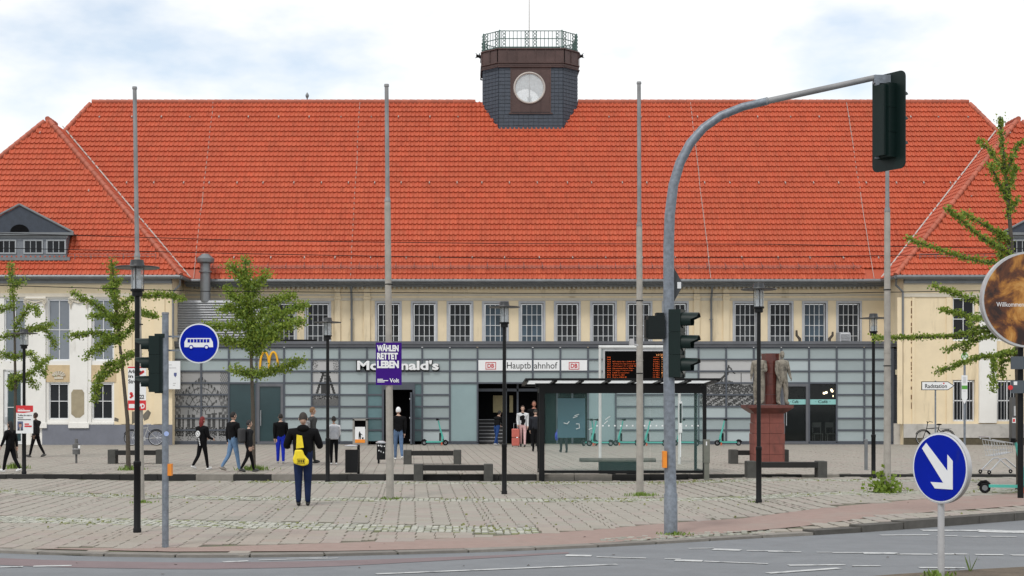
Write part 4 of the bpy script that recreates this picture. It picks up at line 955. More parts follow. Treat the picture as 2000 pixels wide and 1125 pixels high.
def flagpole(xb, yb, xt, yt, yj, label):
    z = 0.0
    for _ in range(3): Y = gy(yb, z); X = wx(xb, Y); z = gz(X, Y)
    t = thing('flagpole', label, 'flagpole', (X, Y, z), group='tall bare flagpoles'); zt = wz(yt, Y)-z; zj = wz(yj, Y)-z; dx = wx(xt, Y)-X; f = zj/zt
    b = MB(); b.tube([(0, 0, -.05), (dx*f*.5, 0, zj*.5), (dx*f, 0, zj-.12), (dx*f, 0, zj)], [.082, .072, .066, .06], 12); b.tube([(dx*.33, 0, zj*.5-.03), (dx*.33, 0, zj*.5)], .078, 12); b.obj('concrete_shaft', M_conc, t, 40)
    u = MB(); u.tube([(dx*f, 0, zj), (dx, 0, zt)], [.048, .042], 10); u.tube([(dx, 0, zt), (dx, 0, zt+.05)], [.055, .05], 10); u.tube([(dx*f, 0, zj-.02), (dx*f, 0, zj+.07)], [.07, .055], 10); u.obj('steel_top', M_polesteel, t, 40)
    for zz in (zj*.45, zj*.72): MB().torus((dx*f*.5, 0, zz), .076, .012, 'Z', 12, 5).obj('clamp', M_black, t)
    FPL[xb] = (X, Y, z, dx, zt); return t
flagpole(275, 977, 263, 174, 500, 'grey flagpole rising above the left-hand street lamp')
flagpole(762, 975, 755, 169, 392, 'grey flagpole carrying the purple election poster')
flagpole(1250, 966, 1248, 164, 440, 'grey flagpole in front of the departure board')
flagpole(1733, 962, 1733, 300, 412, 'grey flagpole with leafy weeds round its foot')

# traffic mast with curved arm
mY = gy(1043, 0.0); mX = wx(1310, mY)
mast = thing('signal_mast', 'curved grey steel mast reaching over the street with hanging signal', 'mast', (mX, mY, 0))
def ml(x, y): return (wx(x, mY)-mX, 0, wz(y, mY))
b = MB(); b.tube([(0, 0, -.05), (0, 0, .62), (0, 0, .65), (-.01, 0, 1.0), ml(1306, 700), ml(1306, 480), ml(1308, 420), ml(1315, 362), ml(1328, 318), ml(1348, 280), ml(1374, 250), ml(1408, 226), ml(1450, 209), ml(1500, 197)], [.106, .106, .094, .092, .088, .084, .082, .078, .075, .072, .069, .066, .063, .06], 16); b.obj('curved_post', M_galv, mast, 50)
b = MB(); b.tube([ml(1494, 198.5), ml(1712, 151)], [.05, .046], 12); b.torus(ml(1497, 198), .058, .012, 'X', 14, 5); b.obj('arm', M_polesteel, mast, 50)
def signal_head(parent, loc, face, hood_dir_label='', board=False, s=1.0):
    """three lenses stacked; local -Y is the face, then turned by face"""
    rot = (0, 0, face); o = link('signal_head', None, parent, loc, rot)
    hb = MB()
    for i in range(3): hb.box(-.14*s, .14*s, -.02, .16*s, (-.5+i*.335)*s, (-.5+.33+i*.335)*s)
    hb.box(-.10*s, .10*s, .16*s, .22*s, -.48*s, .48*s); hb.obj('housing', M_tlgreen, o)
    for i in range(3):
        z = (-.335+i*.335)*s; h = MB(); n = 12; vs = []; 
        for q, (yy, rr) in enumerate(((-.02, .125), (-.26, .118))):
            for k in range(n+1):
                a = R(-35)+R(250)*k/n; lim = yy if q == 0 or 3 <= k <= n-3 else yy+.10
                vs.append((rr*s*math.cos(a), lim*s, z+rr*s*math.sin(a)))
        vs2 = [(x*.95, y, z+(zz-z)*.95) for x, y, zz in vs]; m = n+1
        h.add(vs+vs2, [(k, k+1, m+k+1, m+k) for k in range(n)]+[(2*m+k, 3*m+k, 3*m+k+1, 2*m+k+1) for k in range(n)]+[(m+k, m+k+1, 3*m+k+1, 3*m+k) for k in range(n)]); h.obj('hood', M_tlgreen, o, 50)
        l = MB(); l.disc((0, z), .11*s, -.035*s, -.021*s, 20); l.obj('lens', M_lens, o)
    if board:
        bo = MB(); pts = []
        for cx, cz, a0 in ((.23, .66, 0), (-.23, .66, 90), (-.23, -.66, 180), (.23, -.66, 270)):
            for k in range(6): a = R(a0+18*k); pts.append((cx+.1*math.cos(a), cz+.1*math.sin(a)))
        bo.prism(pts, .0, .02); bo.obj('backing_board', M_tlgreen, o)
    return o
e = ml(1712, 151)
signal_head(mast, (e[0]+.20, 0, e[2]-.70), R(180-58), board=True, s=1.15)
hk = MB(); hk.box(e[0]-.05, e[0]+.25, -.05, .05, e[2]-.10, e[2]+.03); hk.box(e[0]-.03, e[0]+.03, -.06, .0, e[2]-1.28, e[2]-.05); hk.obj('hanger', M_galv, mast)
c0 = ml(1328, 671); signal_head(mast, (c0[0]+.02, -.05, c0[2]), R(66), s=1.06)
c1 = ml(1280, 640); q = MB(); q.cbox((c1[0], -.02, c1[2]), (.26, .24, .36)); q.cbox((c1[0]+.06, -.02, c1[2]+.2), (.12, .18, .06)); q.cbox((c1[0]-.14, -.02, c1[2]-.02), (.06, .2, .28)); q.obj('pedestrian_signal', M_tldark, mast)
for yy in (615, 665, 735, 690): p = ml(1308, yy); MB().box(p[0]-.06, p[0]+.22, -.06, .06, p[2]-.03, p[2]+.03).obj('bracket', M_tldark, mast)
p = ml(1317, 555); dg_ = MB(); dg_.prism([(p[0]-.16, p[2]), (p[0], p[2]-.285), (p[0]+.16, p[2]), (p[0], p[2]+.285)], .10, .115); do = dg_.obj('diamond_sign', mat('sign_back_grey', (.05, .055, .06), .5), mast); MB().box(p[0]+.06, p[0]+.12, .09, .098, p[2]-.06, p[2]+.04).obj('sticker', M_signwhite, do)
p = ml(1297, 897); MB().box(p[0]-.03, p[0]+.03, -.12, .04, p[2]-.13, p[2]+.13).obj('push_button', M_orange, mast)
# signal post with the bus sign
sY = gy(1068, 0); sX = wx(323, sY)
sp_ = thing('signal_post', 'galvanised post with green traffic signal facing sideways, nearest the street', 'signal post', (sX, sY, 0))
MB().tube([(0, 0, -.05), (0, 0, wz(614, sY))], .048, 14).obj('post', M_galv, sp_, 50); MB().tube([(0, 0, wz(614, sY)), (0, 0, wz(610, sY))], [.055, .05], 14).obj('post_cap', M_zinc, sp_)
signal_head(sp_, (wx(293, sY)-sX, 0, wz(711, sY)), R(-78), s=.80)
k = MB(); k.box(wx(303, sY)-sX, 0, -.05, .05, wz(660, sY), wz(652, sY)).box(wx(303, sY)-sX, 0, -.04, .04, wz(768, sY), wz(763, sY)); k.obj('bracket', M_tlgreen, sp_)
q = MB(); q.box(.02, .09, -.03, .09, wz(929, sY), wz(906, sY)); q.obj('push_button', M_orange, sp_, 40)
MB().disc((wx(326.5, sY)-sX, wz(847, sY)), .035, -.054, -.05, 16).obj('sticker', mat('blue_sticker', (.35, .45, .75), .5), sp_)
bs = thing('bus_lane_sign', 'round blue sign with a white bus on a side bracket', 'sign', (wx(388, sY), sY+.02, 0)); cz = wz(670.5, sY); r_ = .285
MB().disc((0, cz), r_, 0, .02, 40).obj('rim', M_signwhite, bs); MB().disc((0, cz), r_*.935, -.006, -.001, 40).obj('face', M_signblue, bs)
bu = MB(); W, Hh = .205, .075; bu.prism([(-W, cz-.055), (W, cz-.055), (W-.005, cz+.02), (W-.035, cz+Hh), (-W+.03, cz+Hh), (-W, cz+.02)], -.010, -.0065); bo = bu.obj('bus_symbol', M_signwhite, bs)
for i in range(7): x0 = -W+.045+i*.046; MB().box(x0, x0+.036, -.013, -.0105, cz+.012, cz+.06).obj('symbol_window', M_signblue, bo)
for xx in (-.11, .11): MB().torus((xx, -.011, cz-.055), .026, .007, 'Y', 16, 5).obj('symbol_wheel', M_signblue, bo); MB().disc((xx, cz-.055), .022, -.014, -.0105, 14).obj('symbol_wheel', M_signwhite, bo)
bk_ = MB(); x_ = sX-wx(388, sY)
for dz in (-.1, .1): bk_.box(x_, 0, .022, .04, cz+dz-.012, cz+dz+.012)
bk_.obj('bracket', M_galv, bs)
# keep-right arrow sign on the island
aY = 16.7; aX = wx(1838, aY); az = wz(913.5, aY)
asn = thing('arrow_sign', 'large round blue sign with a white diagonal arrow on the traffic island', 'sign', (aX, aY, 0.09))
asn.rotation_euler = (0, 0, 0)
MB().tube([(0, 0, -.1), (0, 0, az-.09+.1)], .038, 14).obj('pole', M_rim, asn, 50)
fc = link('sign_plate', None, asn, (-.03, -.05, az-.09), (0, 0, R(-60))); r_ = .405
MB().disc((0, 0), r_, 0, .06, 56).obj('rim', M_rim, fc, 30); MB().disc((0, 0), r_*.965, -.004, -.001, 56).obj('border', M_signwhite, fc); MB().disc((0, 0), r_*.925, -.009, -.005, 56).obj('face', M_signblue, fc)
a_ = MB(); pts = [(-.235, .225), (-.165, .285), (.105, -.04), (.105, .165), (.195, .085), (.195, -.26), (-.06, -.26), (-.135, -.18), (.065, -.18), ]
pts = [(-.25, .215), (-.19, .28), (.12, -.03), (.12, .155), (.195, .085), (.195, -.235), (-.06, -.235), (-.125, -.165), (.06, -.165)]
a_.prism(pts, -.014, -.010); a_.obj('arrow', M_signwhite, fc)

# benches
def bench(x0, x1, yb, zg, label):
    Y = gy(yb, zg); X0, X1 = wx(x0, Y), wx(x1, Y); t = thing('bench', label, 'bench', ((X0+X1)/2, Y+.2, zg), group='benches with concrete ends'); hl = (X1-X0)/2
    for s in (-1, 1):
        b = MB(); b.box(s*hl-(.24 if s > 0 else 0), s*hl+(.24 if s < 0 else 0), -.2, .22, -.02, .44); o = b.obj('leg', M_benchc, t); bv = o.modifiers.new('b', 'BEVEL'); bv.width = .015; bv.segments = 2
    b = MB(); 
    for i in range(3): b = MB().box(-hl+.245, hl-.245, -.19+i*.137, -.19+.125+i*.137, .27, .41); b.obj('seat_plank', M_wood, t)
bench(210, 319, 906, ZF, 'low dark bench behind the slim tree near the small ash bin')
bench(788, 901, 907, ZF, 'low dark bench beside the stickered bin, farther of two')
bench(808, 963, 939.5, 0.0, 'low dark bench at the kerb, nearer of two beside the purple poster')
bench(1460, 1616, 934, 0.09, 'low dark bench at the kerb in front of the monument')
bench(1427, 1541, 906, ZF, 'low dark bench partly hidden behind the red monument')
# bins
Y = gy(937, 0); t = thing('litter_bin', 'dark open litter bin hung on a post with pale lid by the kerb', 'bin', (wx(689, Y), Y, 0))
hw_ = .165
b = MB(); b.prism([(-.19, .19), (.14, .19), (.16, .80), (-.19, .80)], -.15, .15); b.obj('bucket', M_black, t); MB().box(.105, .175, .155, .22, -.02, .93).obj('post', M_black, t)
MB().lathe([(.02, .94), (.17, .92), (.19, .90), (.17, .89)], (-.05, 0, 0), 16).obj('lid', M_chrome, t, 40)
Y = gy(905, ZF); t = thing('litter_bin', 'black litter bin covered in stickers behind the poster pole', 'bin', (wx(744.5, Y), Y, ZF))
MB().box(-.13, .13, -.13, .13, .12, .62).obj('bucket', M_black, t); MB().box(-.11, -.05, -.03, .03, -.02, .12).obj('foot', M_black, t); MB().lathe([(.17, .63), (.17, .66), (.1, .70), (.02, .71)], (0, 0, 0), 16).obj('lid', M_chrome, t, 40)
for i in range(9): x = random.uniform(-.11, .1); z = random.uniform(.3, .58); MB().box(x, x+random.uniform(.025, .05), -.135, -.131, z, z+random.uniform(.025, .05)).obj('sticker', M_signwhite, t)
Y = gy(905, ZF); t = thing('ash_bin', 'small grey ash bin on a thin post near the wing wall', 'bin', (wx(149, Y), Y, ZF))
MB().lathe([(.035, -.02), (.035, .28), (.12, .281), (.12, .60), (.06, .62), (.05, .70), (.05, .76), (.02, .77)], n=12).obj('canister', mat('grey_bin', (.11, .11, .11), .6), t, 40); MB().torus((0, 0, .45), .122, .012, 'Z', 14, 5).obj('band', M_rim, t); MB().box(.08, .14, -.1, -.06, .47, .57).obj('sticker', M_signwhite, t)
Y = 65.0; t = thing('recycling_bin', 'grey metal collection box with an orange and white notice', 'bin', (wx(704, Y), Y, ZF)); W = .33
k = MB(); k.box(-W, W, -.25, .25, 0, .72).box(-W, -W+.08, -.25, .25, .72, 1.16).box(W-.08, W, -.25, .25, .72, 1.16).box(-W, W, -.25, .25, 1.10, 1.18).box(-W+.08, W-.08, .1, .24, .72, 1.1); k.obj('casing', mat('bin_metal', (.30, .29, .27), .5, metal=.3), t); MB().box(-W+.08, W-.08, 0, .02, .72, 1.1).obj('slot', M_dark, t)
MB().box(-.22, .22, -.26, -.252, .12, .82).obj('notice', M_signwhite, t); MB().box(-.22, .22, -.265, -.2605, .12, .27).obj('notice_stripe', M_orange, t)
pic = MB(); pic.disc((-.02, .585), .03, -.265, -.2605, 12); pic.prism([(-.06, .55), (.03, .55), (.04, .42), (.03, .28), (0, .28), (-.015, .40), (-.03, .28), (-.06, .28)], -.266, -.2611); pic.prism([(.03, .53), (.11, .47), (.10, .45), (.03, .49)], -.266, -.2611); pic.prism([(.09, .28), (.15, .28), (.16, .36), (.08, .36)], -.266, -.2611); pic.obj('pictogram', M_ink, t)
# bollards and grey cabinets
Y = gy(918, ZF); t = tag(MB().tube([(wx(1691.5, Y), Y, ZF-.02), (wx(1691.5, Y), Y, ZF+.86), (wx(1691.5, Y), Y, ZF+.88)], [.05, .05, .03], 12).obj('bollard', M_zinc, None, 40), 'short grey steel bollard beside the black lamp post', 'bollard')
Y = gy(937, .06); bp = thing('steel_post', 'olive grey metal pillar at the end of the bus shelter', 'post', (wx(1380, Y), Y, .05)); M_ol = mat('olive_metal', (.17, .175, .15), .55, metal=.3)
MB().box(-.06, .06, -.06, .06, -.05, .45).obj('lower_post', M_ol, bp); MB().box(-.075, .075, -.075, .075, .45, 1.05).obj('head', M_ol, bp); MB().box(-.03, .0, -.08, -.076, .9, 1.0).obj('sticker', M_signwhite, bp)

# bus shelter
shY0, shY1 = 38.62, 40.1; SX0, SX1 = wx(1058, shY0), wx(1376, shY0)
sh = thing('bus_shelter', 'black framed glass bus shelter with flat roof and white ceiling panels', 'bus shelter'); zt0 = wz(768, shY0)
fr = MB()
for X in (SX0, ): fr.box(X-.07, X+.07, shY0-.07, shY0+.07, -.02, zt0+.24)
fr.box(SX1-.045, SX1+.045, shY0-.045, shY0+.045, ZF-.02, zt0+.24)
for X in (SX0, SX1): fr.box(X-.035, X+.035, shY1-.035, shY1+.035, ZF, zt0+.2)
fr.box(SX0+.07, SX1-.045, shY0-.03, shY0+.03, zt0, zt0+.21).box(SX0+.07, SX1-.045, shY0-.03, shY0+.03, ZF+.05, ZF+.12)
for X in (SX0, SX1): fr.box(X-.03, X+.03, shY0+.07, shY1-.035, zt0+.02, zt0+.14).box(X-.03, X+.03, shY0+.07, shY1-.035, ZF+.05, ZF+.11)
fr.obj('frame', M_black, sh)
RX0, RX1 = wx(1026, 38.2), wx(1407, 38.2); rz = wz(741, 38.2)
M_trans = mat('translucent_roof_panel', (.75, .76, .76), .5, var=.03)
_b = M_trans.node_tree; _t = _b.nodes.new('ShaderNodeBsdfTranslucent'); _t.inputs[0].default_value = (.85, .86, .86, 1); _x = _b.nodes.new('ShaderNodeMixShader'); _x.inputs[0].default_value = .8
_b.links.new(_b.nodes['Principled BSDF'].outputs[0], _x.inputs[1]); _b.links.new(_t.outputs[0], _x.inputs[2]); _b.links.new(_x.outputs[0], _b.nodes['Material Output'].inputs[0])
RYB = 40.5; DR = .10
def rzz(y): return rz-DR*(y-38.15)/(RYB-38.15)
def slab_(b, x0, x1, ya, yb_, t0, t1): b.add([(x, y, rzz(y)+t) for t in (t0, t1) for x, y in ((x0, ya), (x1, ya), (x1, yb_), (x0, yb_))], [(3, 2, 1, 0), (4, 5, 6, 7), (0, 1, 5, 4), (1, 2, 6, 5), (2, 3, 7, 6), (3, 0, 4, 7)])
rf = MB(); slab_(rf, RX0, RX1, 38.15, 38.23, -.03, .03); slab_(rf, RX0, RX1, RYB-.08, RYB, -.06, .03); slab_(rf, RX0, RX0+.08, 38.231, RYB-.081, -.05, .03); slab_(rf, RX1-.08, RX1, 38.231, RYB-.081, -.05, .03)
rf.box(RX0+.3, RX1-.3, 39.0, 39.16, zt0+.16, rzz(39.1)-.05); rf.box(SX0-.05, SX0+.05, shY0, RYB-.1, zt0+.16, rzz(40.4)-.03); rf.box(SX1-.05, SX1+.05, shY0, RYB-.1, zt0+.16, rzz(40.4)-.03); ro = rf.obj('roof', M_black, sh)
npn = 7
for i in range(npn):
    x0 = RX0+.09+(RX1-RX0-.18)*i/npn; x1 = RX0+.09+(RX1-RX0-.18)*(i+1)/npn; q = MB(); slab_(q, x0+.05, x1-.05, 38.235, RYB-.085, .0, .012); q.obj('ceiling_panel', M_trans, ro); q = MB(); slab_(q, x1-.045, x1+.045, 38.235, RYB-.085, -.05, .025)
    if i < npn-1: q.obj('rib', M_black, ro)
for i in range(3):
    x0 = SX0+.07+(SX1-SX0-.11)*i/3; x1 = SX0+.07+(SX1-SX0-.11)*(i+1)/3; MB().box(x0+.01, x1-.01, shY0-.006, shY0+.006, ZF+.12, zt0).obj('pane', M_glass, sh)
MB().box(SX1-.006, SX1+.006, shY0+.06, shY1-.05, ZF+.12, zt0).obj('pane', M_glass, sh)
DOT = MB().disc((0, 0), .022, 0, .003, 10).mesh('glass_dot', M_signwhite)
for i in range(18): link('glass_dot', DOT, sh, (wx(1166+i*11.6, shY0), shY0-.012, wz(831.5, shY0)))
sc_ = MB()
for pts in ([(1122, 812), (1131, 809)], [(1119, 816), (1128, 813)], [(1101, 826), (1108, 828), (1112, 823)], [(1125, 828), (1131, 828), (1132, 836), (1125, 838)], [(1180, 828), (1187, 822)], [(1182, 820), (1192, 813)], [(1150, 839), (1157, 836)]):
    sc_.tube([PX(x, y, shY0+.2) for x, y in pts], .012, 4)
bb = thing('shelter_board', 'blue grey panel scratched with white marks inside the bus shelter', 'board'); yB = shY0+.24
MB().box(wx(1089, yB), wx(1143, yB), yB, yB+.05, wz(855, yB), wz(778, yB)).obj('panel', mat('blue_grey_board', (.055, .13, .175), .4, var=.12, scale=2), bb); sc_.obj('scratches', M_signwhite, bb)
fb = MB()
for x in (1091, 1141):
    fb.tube([PX(x, 775, yB+.02), (wx(x, yB), yB+.02, zt0+.2)], .015, 6)
fb.obj('hanger', M_black, bb)
yb = 39.5; t = thing('shelter_bench', 'grey slatted bench on a dark box inside the bus shelter', 'bench', (wx(1206, yb), yb, ZF)); hl = (wx(1280, yb)-wx(1133, yb))/2
for i in range(3): MB().tube([(-hl, -.16+i*.15, .36), (hl, -.16+i*.15, .36)], .05, 8).obj('seat_slat', M_woodl, t, 40)
MB().box(-.5, .5, -.12, .12, -.01, .305).obj('support', M_black, t)
# departure board
dY = 45.4; db = thing('departure_board', 'black departure board with orange text in a white tubular frame', 'display board', (0, dY, 0)); X0, X1 = wx(1172, dY), wx(1327, dY); zt_ = wz(678, dY)
b = MB(); b.tube([(X0, 0, ZF-.02), (X0, 0, zt_), ], .045, 10); b.tube([(X1, 0, ZF-.02), (X1, 0, zt_)], .045, 10); b.tube([(X0-.045, 0, zt_), (X1+.045, 0, zt_)], .055, 10); b.obj('frame', mat('white_steel', (.60, .61, .60), .45, var=.1), db, 40)
bx0, bx1, bz0, bz1 = wx(1181, dY), wx(1319, dY), wz(752, dY), wz(686, dY)
MB().box(bx0-.05, bx1+.05, -.08, .12, bz0-.05, bz1+.05).obj('casing', M_rim, db); MB().box(bx0, bx1, -.09, -.081, bz0, bz1).obj('screen', mat('led_screen_black', (.003, .003, .003), .7, spec=.05), db)
M_led = mat('orange_led', (.9, .15, .02), .5, emit=((1.0, .12, .015), .6)); M_led2 = mat('amber_led', (.9, .4, .15), .5, emit=((1.0, .36, .1), .7))
def led(s, xa, y0, xb, y1, m=None): lettering('led_text', s, m or M_led, wx(xa, dY), wx(xb, dY), wz(y1, dY), wz(y0, dY), -.091, db, bold=-.02, depth=.004)
led('10:39', 1281.5, 691.5, 1295, 695.5, M_led2)
rows = ['', '', 'BO-Hiltrop ü HER Bf', 'Wiley/Im Eisenwinkel', 'Castroper H. ü HER Bf', 'Gesamtschule Platz', 'Sodinger-Horne Bf', 'HER Constantin', 'Bochum Hbf', 'Süd ü HER Bf']
tm = ['sofort', 'sofort', '4 Min', '5 Min', '5 Min', '6 Min', '9 Min', '11 Min', '11 Min', '13 Min']; ln_ = ['340', '368', '353', '367', '362', '366', '333', '323', '390', '311']
for i in range(10):
    y0 = 697+i*4.3; led(ln_[i], 1185, y0, 1192, y0+2.0)
    if rows[i]: led(rows[i], 1196, y0, 1196+min(46, len(rows[i])*2.3), y0+2.1)
    led(tm[i], 1275, y0, 1287, y0+2.0); led(str((i*3) % 7+1), 1291.5, y0, 1293, y0+2.3, M_led2)
tb = thing('timetable_case', 'slim pale timetable case on the right pole of the departure board', 'timetable', (X1+.02, dY-.08, 0)); MB().box(-.05, .05, -.03, .03, wz(845, dY), wz(784, dY)).obj('case', M_signwhite, tb); MB().box(-.035, .035, -.034, -.031, wz(826, dY), wz(788, dY)).obj('sheet', M_ink, tb)
MB().box(-.02, .02, .0, .08, wz(893, dY), wz(845, dY)).obj('stem', M_signwhite, tb)
cm = MB(); p = PX(1234, 668, 32.2); cm.box(p.x-.05, p.x+.04, p.y-.1, p.y+.1, p.z-.07, p.z+.07); cm.tube([(p.x+.03, p.y, p.z-.05), (p.x+.14, p.y, p.z-.08)], .02, 6)
tag(cm.obj('clamped_box', M_rim, None), 'small grey box clamped to the flagpole above the departure board', 'box')

# monument with two figures
mnY = 45.2; mn = thing('monument', 'red sandstone pillar monument with two weathered stone figures', 'monument', (wx(1498, mnY), mnY, ZF)); mn.scale = (.88, .88, 1); k = mnY/F
zl = wz(806, mnY)-ZF; zt_ = wz(690, mnY)-ZF; nb = 5
for i in range(nb):
    wv = (.53, .53, .54, .52, .50)[i]; 
    for s in (-1, 1): MB().box(min(0, s*wv)+.004, max(0, s*wv)-.004, -.42, .42, zl*i/nb+.006, zl*(i+1)/nb-.003).obj('block', M_redstone, mn)
lg = MB(); lg.add([(-.52, -.44, zl-.02), (.52, -.44, zl-.02), (.52, .44, zl-.02), (-.52, .44, zl-.02), (-.78, -.68, zl+.15), (.78, -.68, zl+.15), (.78, .68, zl+.15), (-.78, .68, zl+.15), (-.78, -.68, zl+.24), (.78, -.68, zl+.24), (.78, .68, zl+.24), (-.78, .68, zl+.24)],
    [(0, 1, 5, 4), (1, 2, 6, 5), (2, 3, 7, 6), (3, 0, 4, 7), (4, 5, 9, 8), (5, 6, 10, 9), (6, 7, 11, 10), (7, 4, 8, 11), (8, 9, 10, 11)]); lg.obj('ledge', mat('ledge_stone', (.13, .04, .032), .5, var=.25, scale=4, dirt=((.02, .012, .01), 1.5, .5, (1, 1, 1), .8)), mn)
for i in range(5):
    z0 = zl+.245+(zt_-zl-.245)*i/5; z1 = zl+.245+(zt_-zl-.245)*(i+1)/5-.006
    MB().lathe([(.33+.012*(i % 2), 0), (.33+.012*(i % 2), z1-z0)], (.16, .12, z0), 8).obj('drum', M_redgloss, mn)
# ================================================================ people
def skinned(name, joints, bones, mats):
    """joints {name:(co, r)}, bones [(a,b,matindex)] -> one continuous mesh with a material per bone"""
    names = list(joints); idx = {n: i for i, n in enumerate(names)}
    me = bpy.data.meshes.new(name); me.from_pydata([joints[n][0] for n in names], [(idx[a], idx[b]) for a, b, _ in bones], [])
    o = bpy.data.objects.new(name, me); C.objects.link(o); o.modifiers.new('s', 'SKIN'); sv = me.skin_vertices[0].data
    for i, n in enumerate(names):
        r = joints[n][1]; sv[i].radius = r if hasattr(r, '__len__') else (r, r); sv[i].use_root = (n == 'pelvis')
    sb_ = o.modifiers.new('u', 'SUBSURF'); sb_.levels = 2; sb_.render_levels = 2
    dg = bpy.context.evaluated_depsgraph_get(); res = bpy.data.meshes.new_from_object(o.evaluated_get(dg)); bpy.data.objects.remove(o); bpy.data.meshes.remove(me)
    res.materials.clear()
    for m in mats: res.materials.append(m)
    seg = [(Vector(joints[a][0]), Vector(joints[b][0]), mi) for a, b, mi in bones]
    for p in res.polygons:
        c = p.center; best = 1e9
        for a, b, mi in seg:
            d = b-a; t = max(0, min(1, (c-a).dot(d)/max(1e-9, d.length_squared))); q = (c-(a+d*t)).length
            if q < best: best = q; p.material_index = mi
        p.use_smooth = True
    return res
def person(x, yfeet, yhead, label, yaw, top, pants, shoe, skin=(.52, .34, .26), hair=(.02, .016, .013), legs=((0, 0), (0, 0)), arms=((0, 10), (0, 10)), bulk=1.0, zg=ZF, hairlen=0.0, lean=0.0, headtilt=0.0, statue=None, parent=None, loc=None, h=None, sleeve=None, pbulk=1.0, hood=False, ab=.06, spread=0.0):
    if loc is None:
        Y = gy(yfeet, zg); X = wx(x, Y); h = (yfeet-yhead)*Y/F; loc = (X, Y, zg)
    k = h/1.75; bulk *= 1.12
    mt = [statue]*5 if statue else [mat('skin_%.2f' % skin[0], skin, .6, var=.05), mat('cloth_%s' % '_'.join('%.2f' % c for c in top), top, .85, var=.25, scale=9, bump=.5, bscale=14, spec=.15), mat('cloth_%s' % '_'.join('%.2f' % c for c in pants), pants, .85, var=.22, scale=9, bump=.5, bscale=14, spec=.15),
            mat('shoe_%.2f' % shoe[0], shoe, .6), mat('cloth_%s' % '_'.join('%.2f' % c for c in (sleeve or top)), sleeve or top, .85, var=.25, scale=9, spec=.15)]
    J = {}; B = []
    ly = math.sin(R(lean)); lc = math.cos(R(lean))
    def up(z, xo=0): d = z-.95; return (xo, d*ly, .95+d*lc)
    J['pelvis'] = ((0, 0, .95), (.150*bulk**.5, .115*bulk**.5)); J['waist'] = (up(1.12), (.140*bulk, .105*bulk)); J['chest'] = (up(1.33), (.165*bulk, .115*bulk)); J['upper'] = (up(1.43), (.13*bulk, .095*bulk)); J['neck'] = (up(1.51), .056); J['headbase'] = (up(1.58), .055)
    B += [('pelvis', 'waist', 1), ('waist', 'chest', 1), ('chest', 'upper', 1), ('upper', 'neck', 1), ('neck', 'headbase', 0)]
    for sd, sn in ((-1, 'L'), (1, 'R')):
        th, kn = legs[0 if sd < 0 else 1]; hx_ = .09*sd
        hip = Vector((hx_, 0, .90)); d1 = Vector((spread*sd, math.sin(R(th)), -math.cos(R(th)))).normalized(); knee = hip+d1*.42; a2 = th-kn; d2 = Vector((0, math.sin(R(a2)), -math.cos(R(a2)))); ank = knee+d2*.41
        ft = a2*.6; toe = ank+Vector((.02*sd, math.cos(R(ft))*.17, math.sin(R(ft))*.17-.035))
        heel = ank+Vector((0, -.045, -.035))
        J['hip'+sn] = (tuple(hip), .098*pbulk); J['knee'+sn] = (tuple(knee), .066*pbulk); J['ank'+sn] = (tuple(ank), .048*pbulk); J['toe'+sn] = (tuple(toe), (.036, .028))
        B += [('pelvis', 'hip'+sn, 2), ('hip'+sn, 'knee'+sn, 2), ('knee'+sn, 'ank'+sn, 2), ('ank'+sn, 'toe'+sn, 3)]
        sw, be = arms[0 if sd < 0 else 1]
        s_ = Vector(up(1.42, .185*sd*bulk**.5)); d1 = Vector((ab*sd, math.sin(R(sw)), -math.cos(R(sw)))).normalized(); el = s_+d1*.29; d2 = Vector((-.12*sd*min(1, be/60), math.sin(R(sw+be)), -math.cos(R(sw+be)))).normalized(); wr = el+d2*.25; ha = wr+d2*.075
        J['sh'+sn] = (tuple(s_), .068*bulk); J['el'+sn] = (tuple(el), .050*bulk); J['wr'+sn] = (tuple(wr), .036*bulk**.5); J['ha'+sn] = (tuple(ha), (.036, .022))
        B += [('upper', 'sh'+sn, 4), ('sh'+sn, 'el'+sn, 4), ('el'+sn, 'wr'+sn, 4), ('wr'+sn, 'ha'+sn, 0)]
    low = min(J['toeL'][0][2], J['toeR'][0][2], J['ankL'][0][2]-.07, J['ankR'][0][2]-.07)-.03
    me = skinned('person', J, B, mt)
    # head with face, fingers, soles joined on
    hb = Vector(J['headbase'][0]); hc = hb+Vector((0, .015+ly*.1, .105)); ex = MB(); fwd = R(-headtilt)
    def hp(p): q = Matrix.Rotation(fwd, 3, 'X')@Vector(p); return hc+q
    def blob(c, r, nu=10, nv=7, m=0):
        e = MB(); e.sphere((0, 0, 0), r, nu, nv); ex.cur = m; ex.add([hp(Vector(v)+Vector(c)) for v in e.v], e.f)
    blob((0, 0, .01), (.076, .094, .118), 14, 10); blob((0, .03, -.055), (.055, .062, .06)); blob((0, .098, -.012), (.014, .022, .022), 6, 5)
    for s in (-1, 1): blob((s*.077, -.005, -.005), (.013, .022, .032), 6, 5)
    for s in (-1, 1): blob((s*.03, .083, .012), (.013, .010, .008), 6, 4, 3)
    blob((0, .088, -.055), (.024, .008, .006), 6, 4, 3)
    ex.cur = 0
    for sn, sd in (('L', -1), ('R', 1)):
        ha = Vector(J['ha'+sn][0]); d = (ha-Vector(J['wr'+sn][0])).normalized(); sx = Vector((0, 1, 0)) if abs(d.y) < .8 else Vector((0, 0, 1)); sx = (sx-d*sx.dot(d)).normalized(); cu = d.cross(sx)*(-sd)
        for q in range(4):
            b0 = ha+sx*(.024-.016*q)+d*.01; ln = (.062, .072, .068, .052)[q]; ex.tube([b0, b0+d*ln*.5+cu*.006, b0+d*ln*.85+cu*.022], [.0095, .0085, .007], 6)
        b0 = ha+sx*.03-d*.045; ex.tube([b0, b0+sx*.022+d*.03, b0+sx*.024+d*.06+cu*.012], [.011, .010, .008], 6)
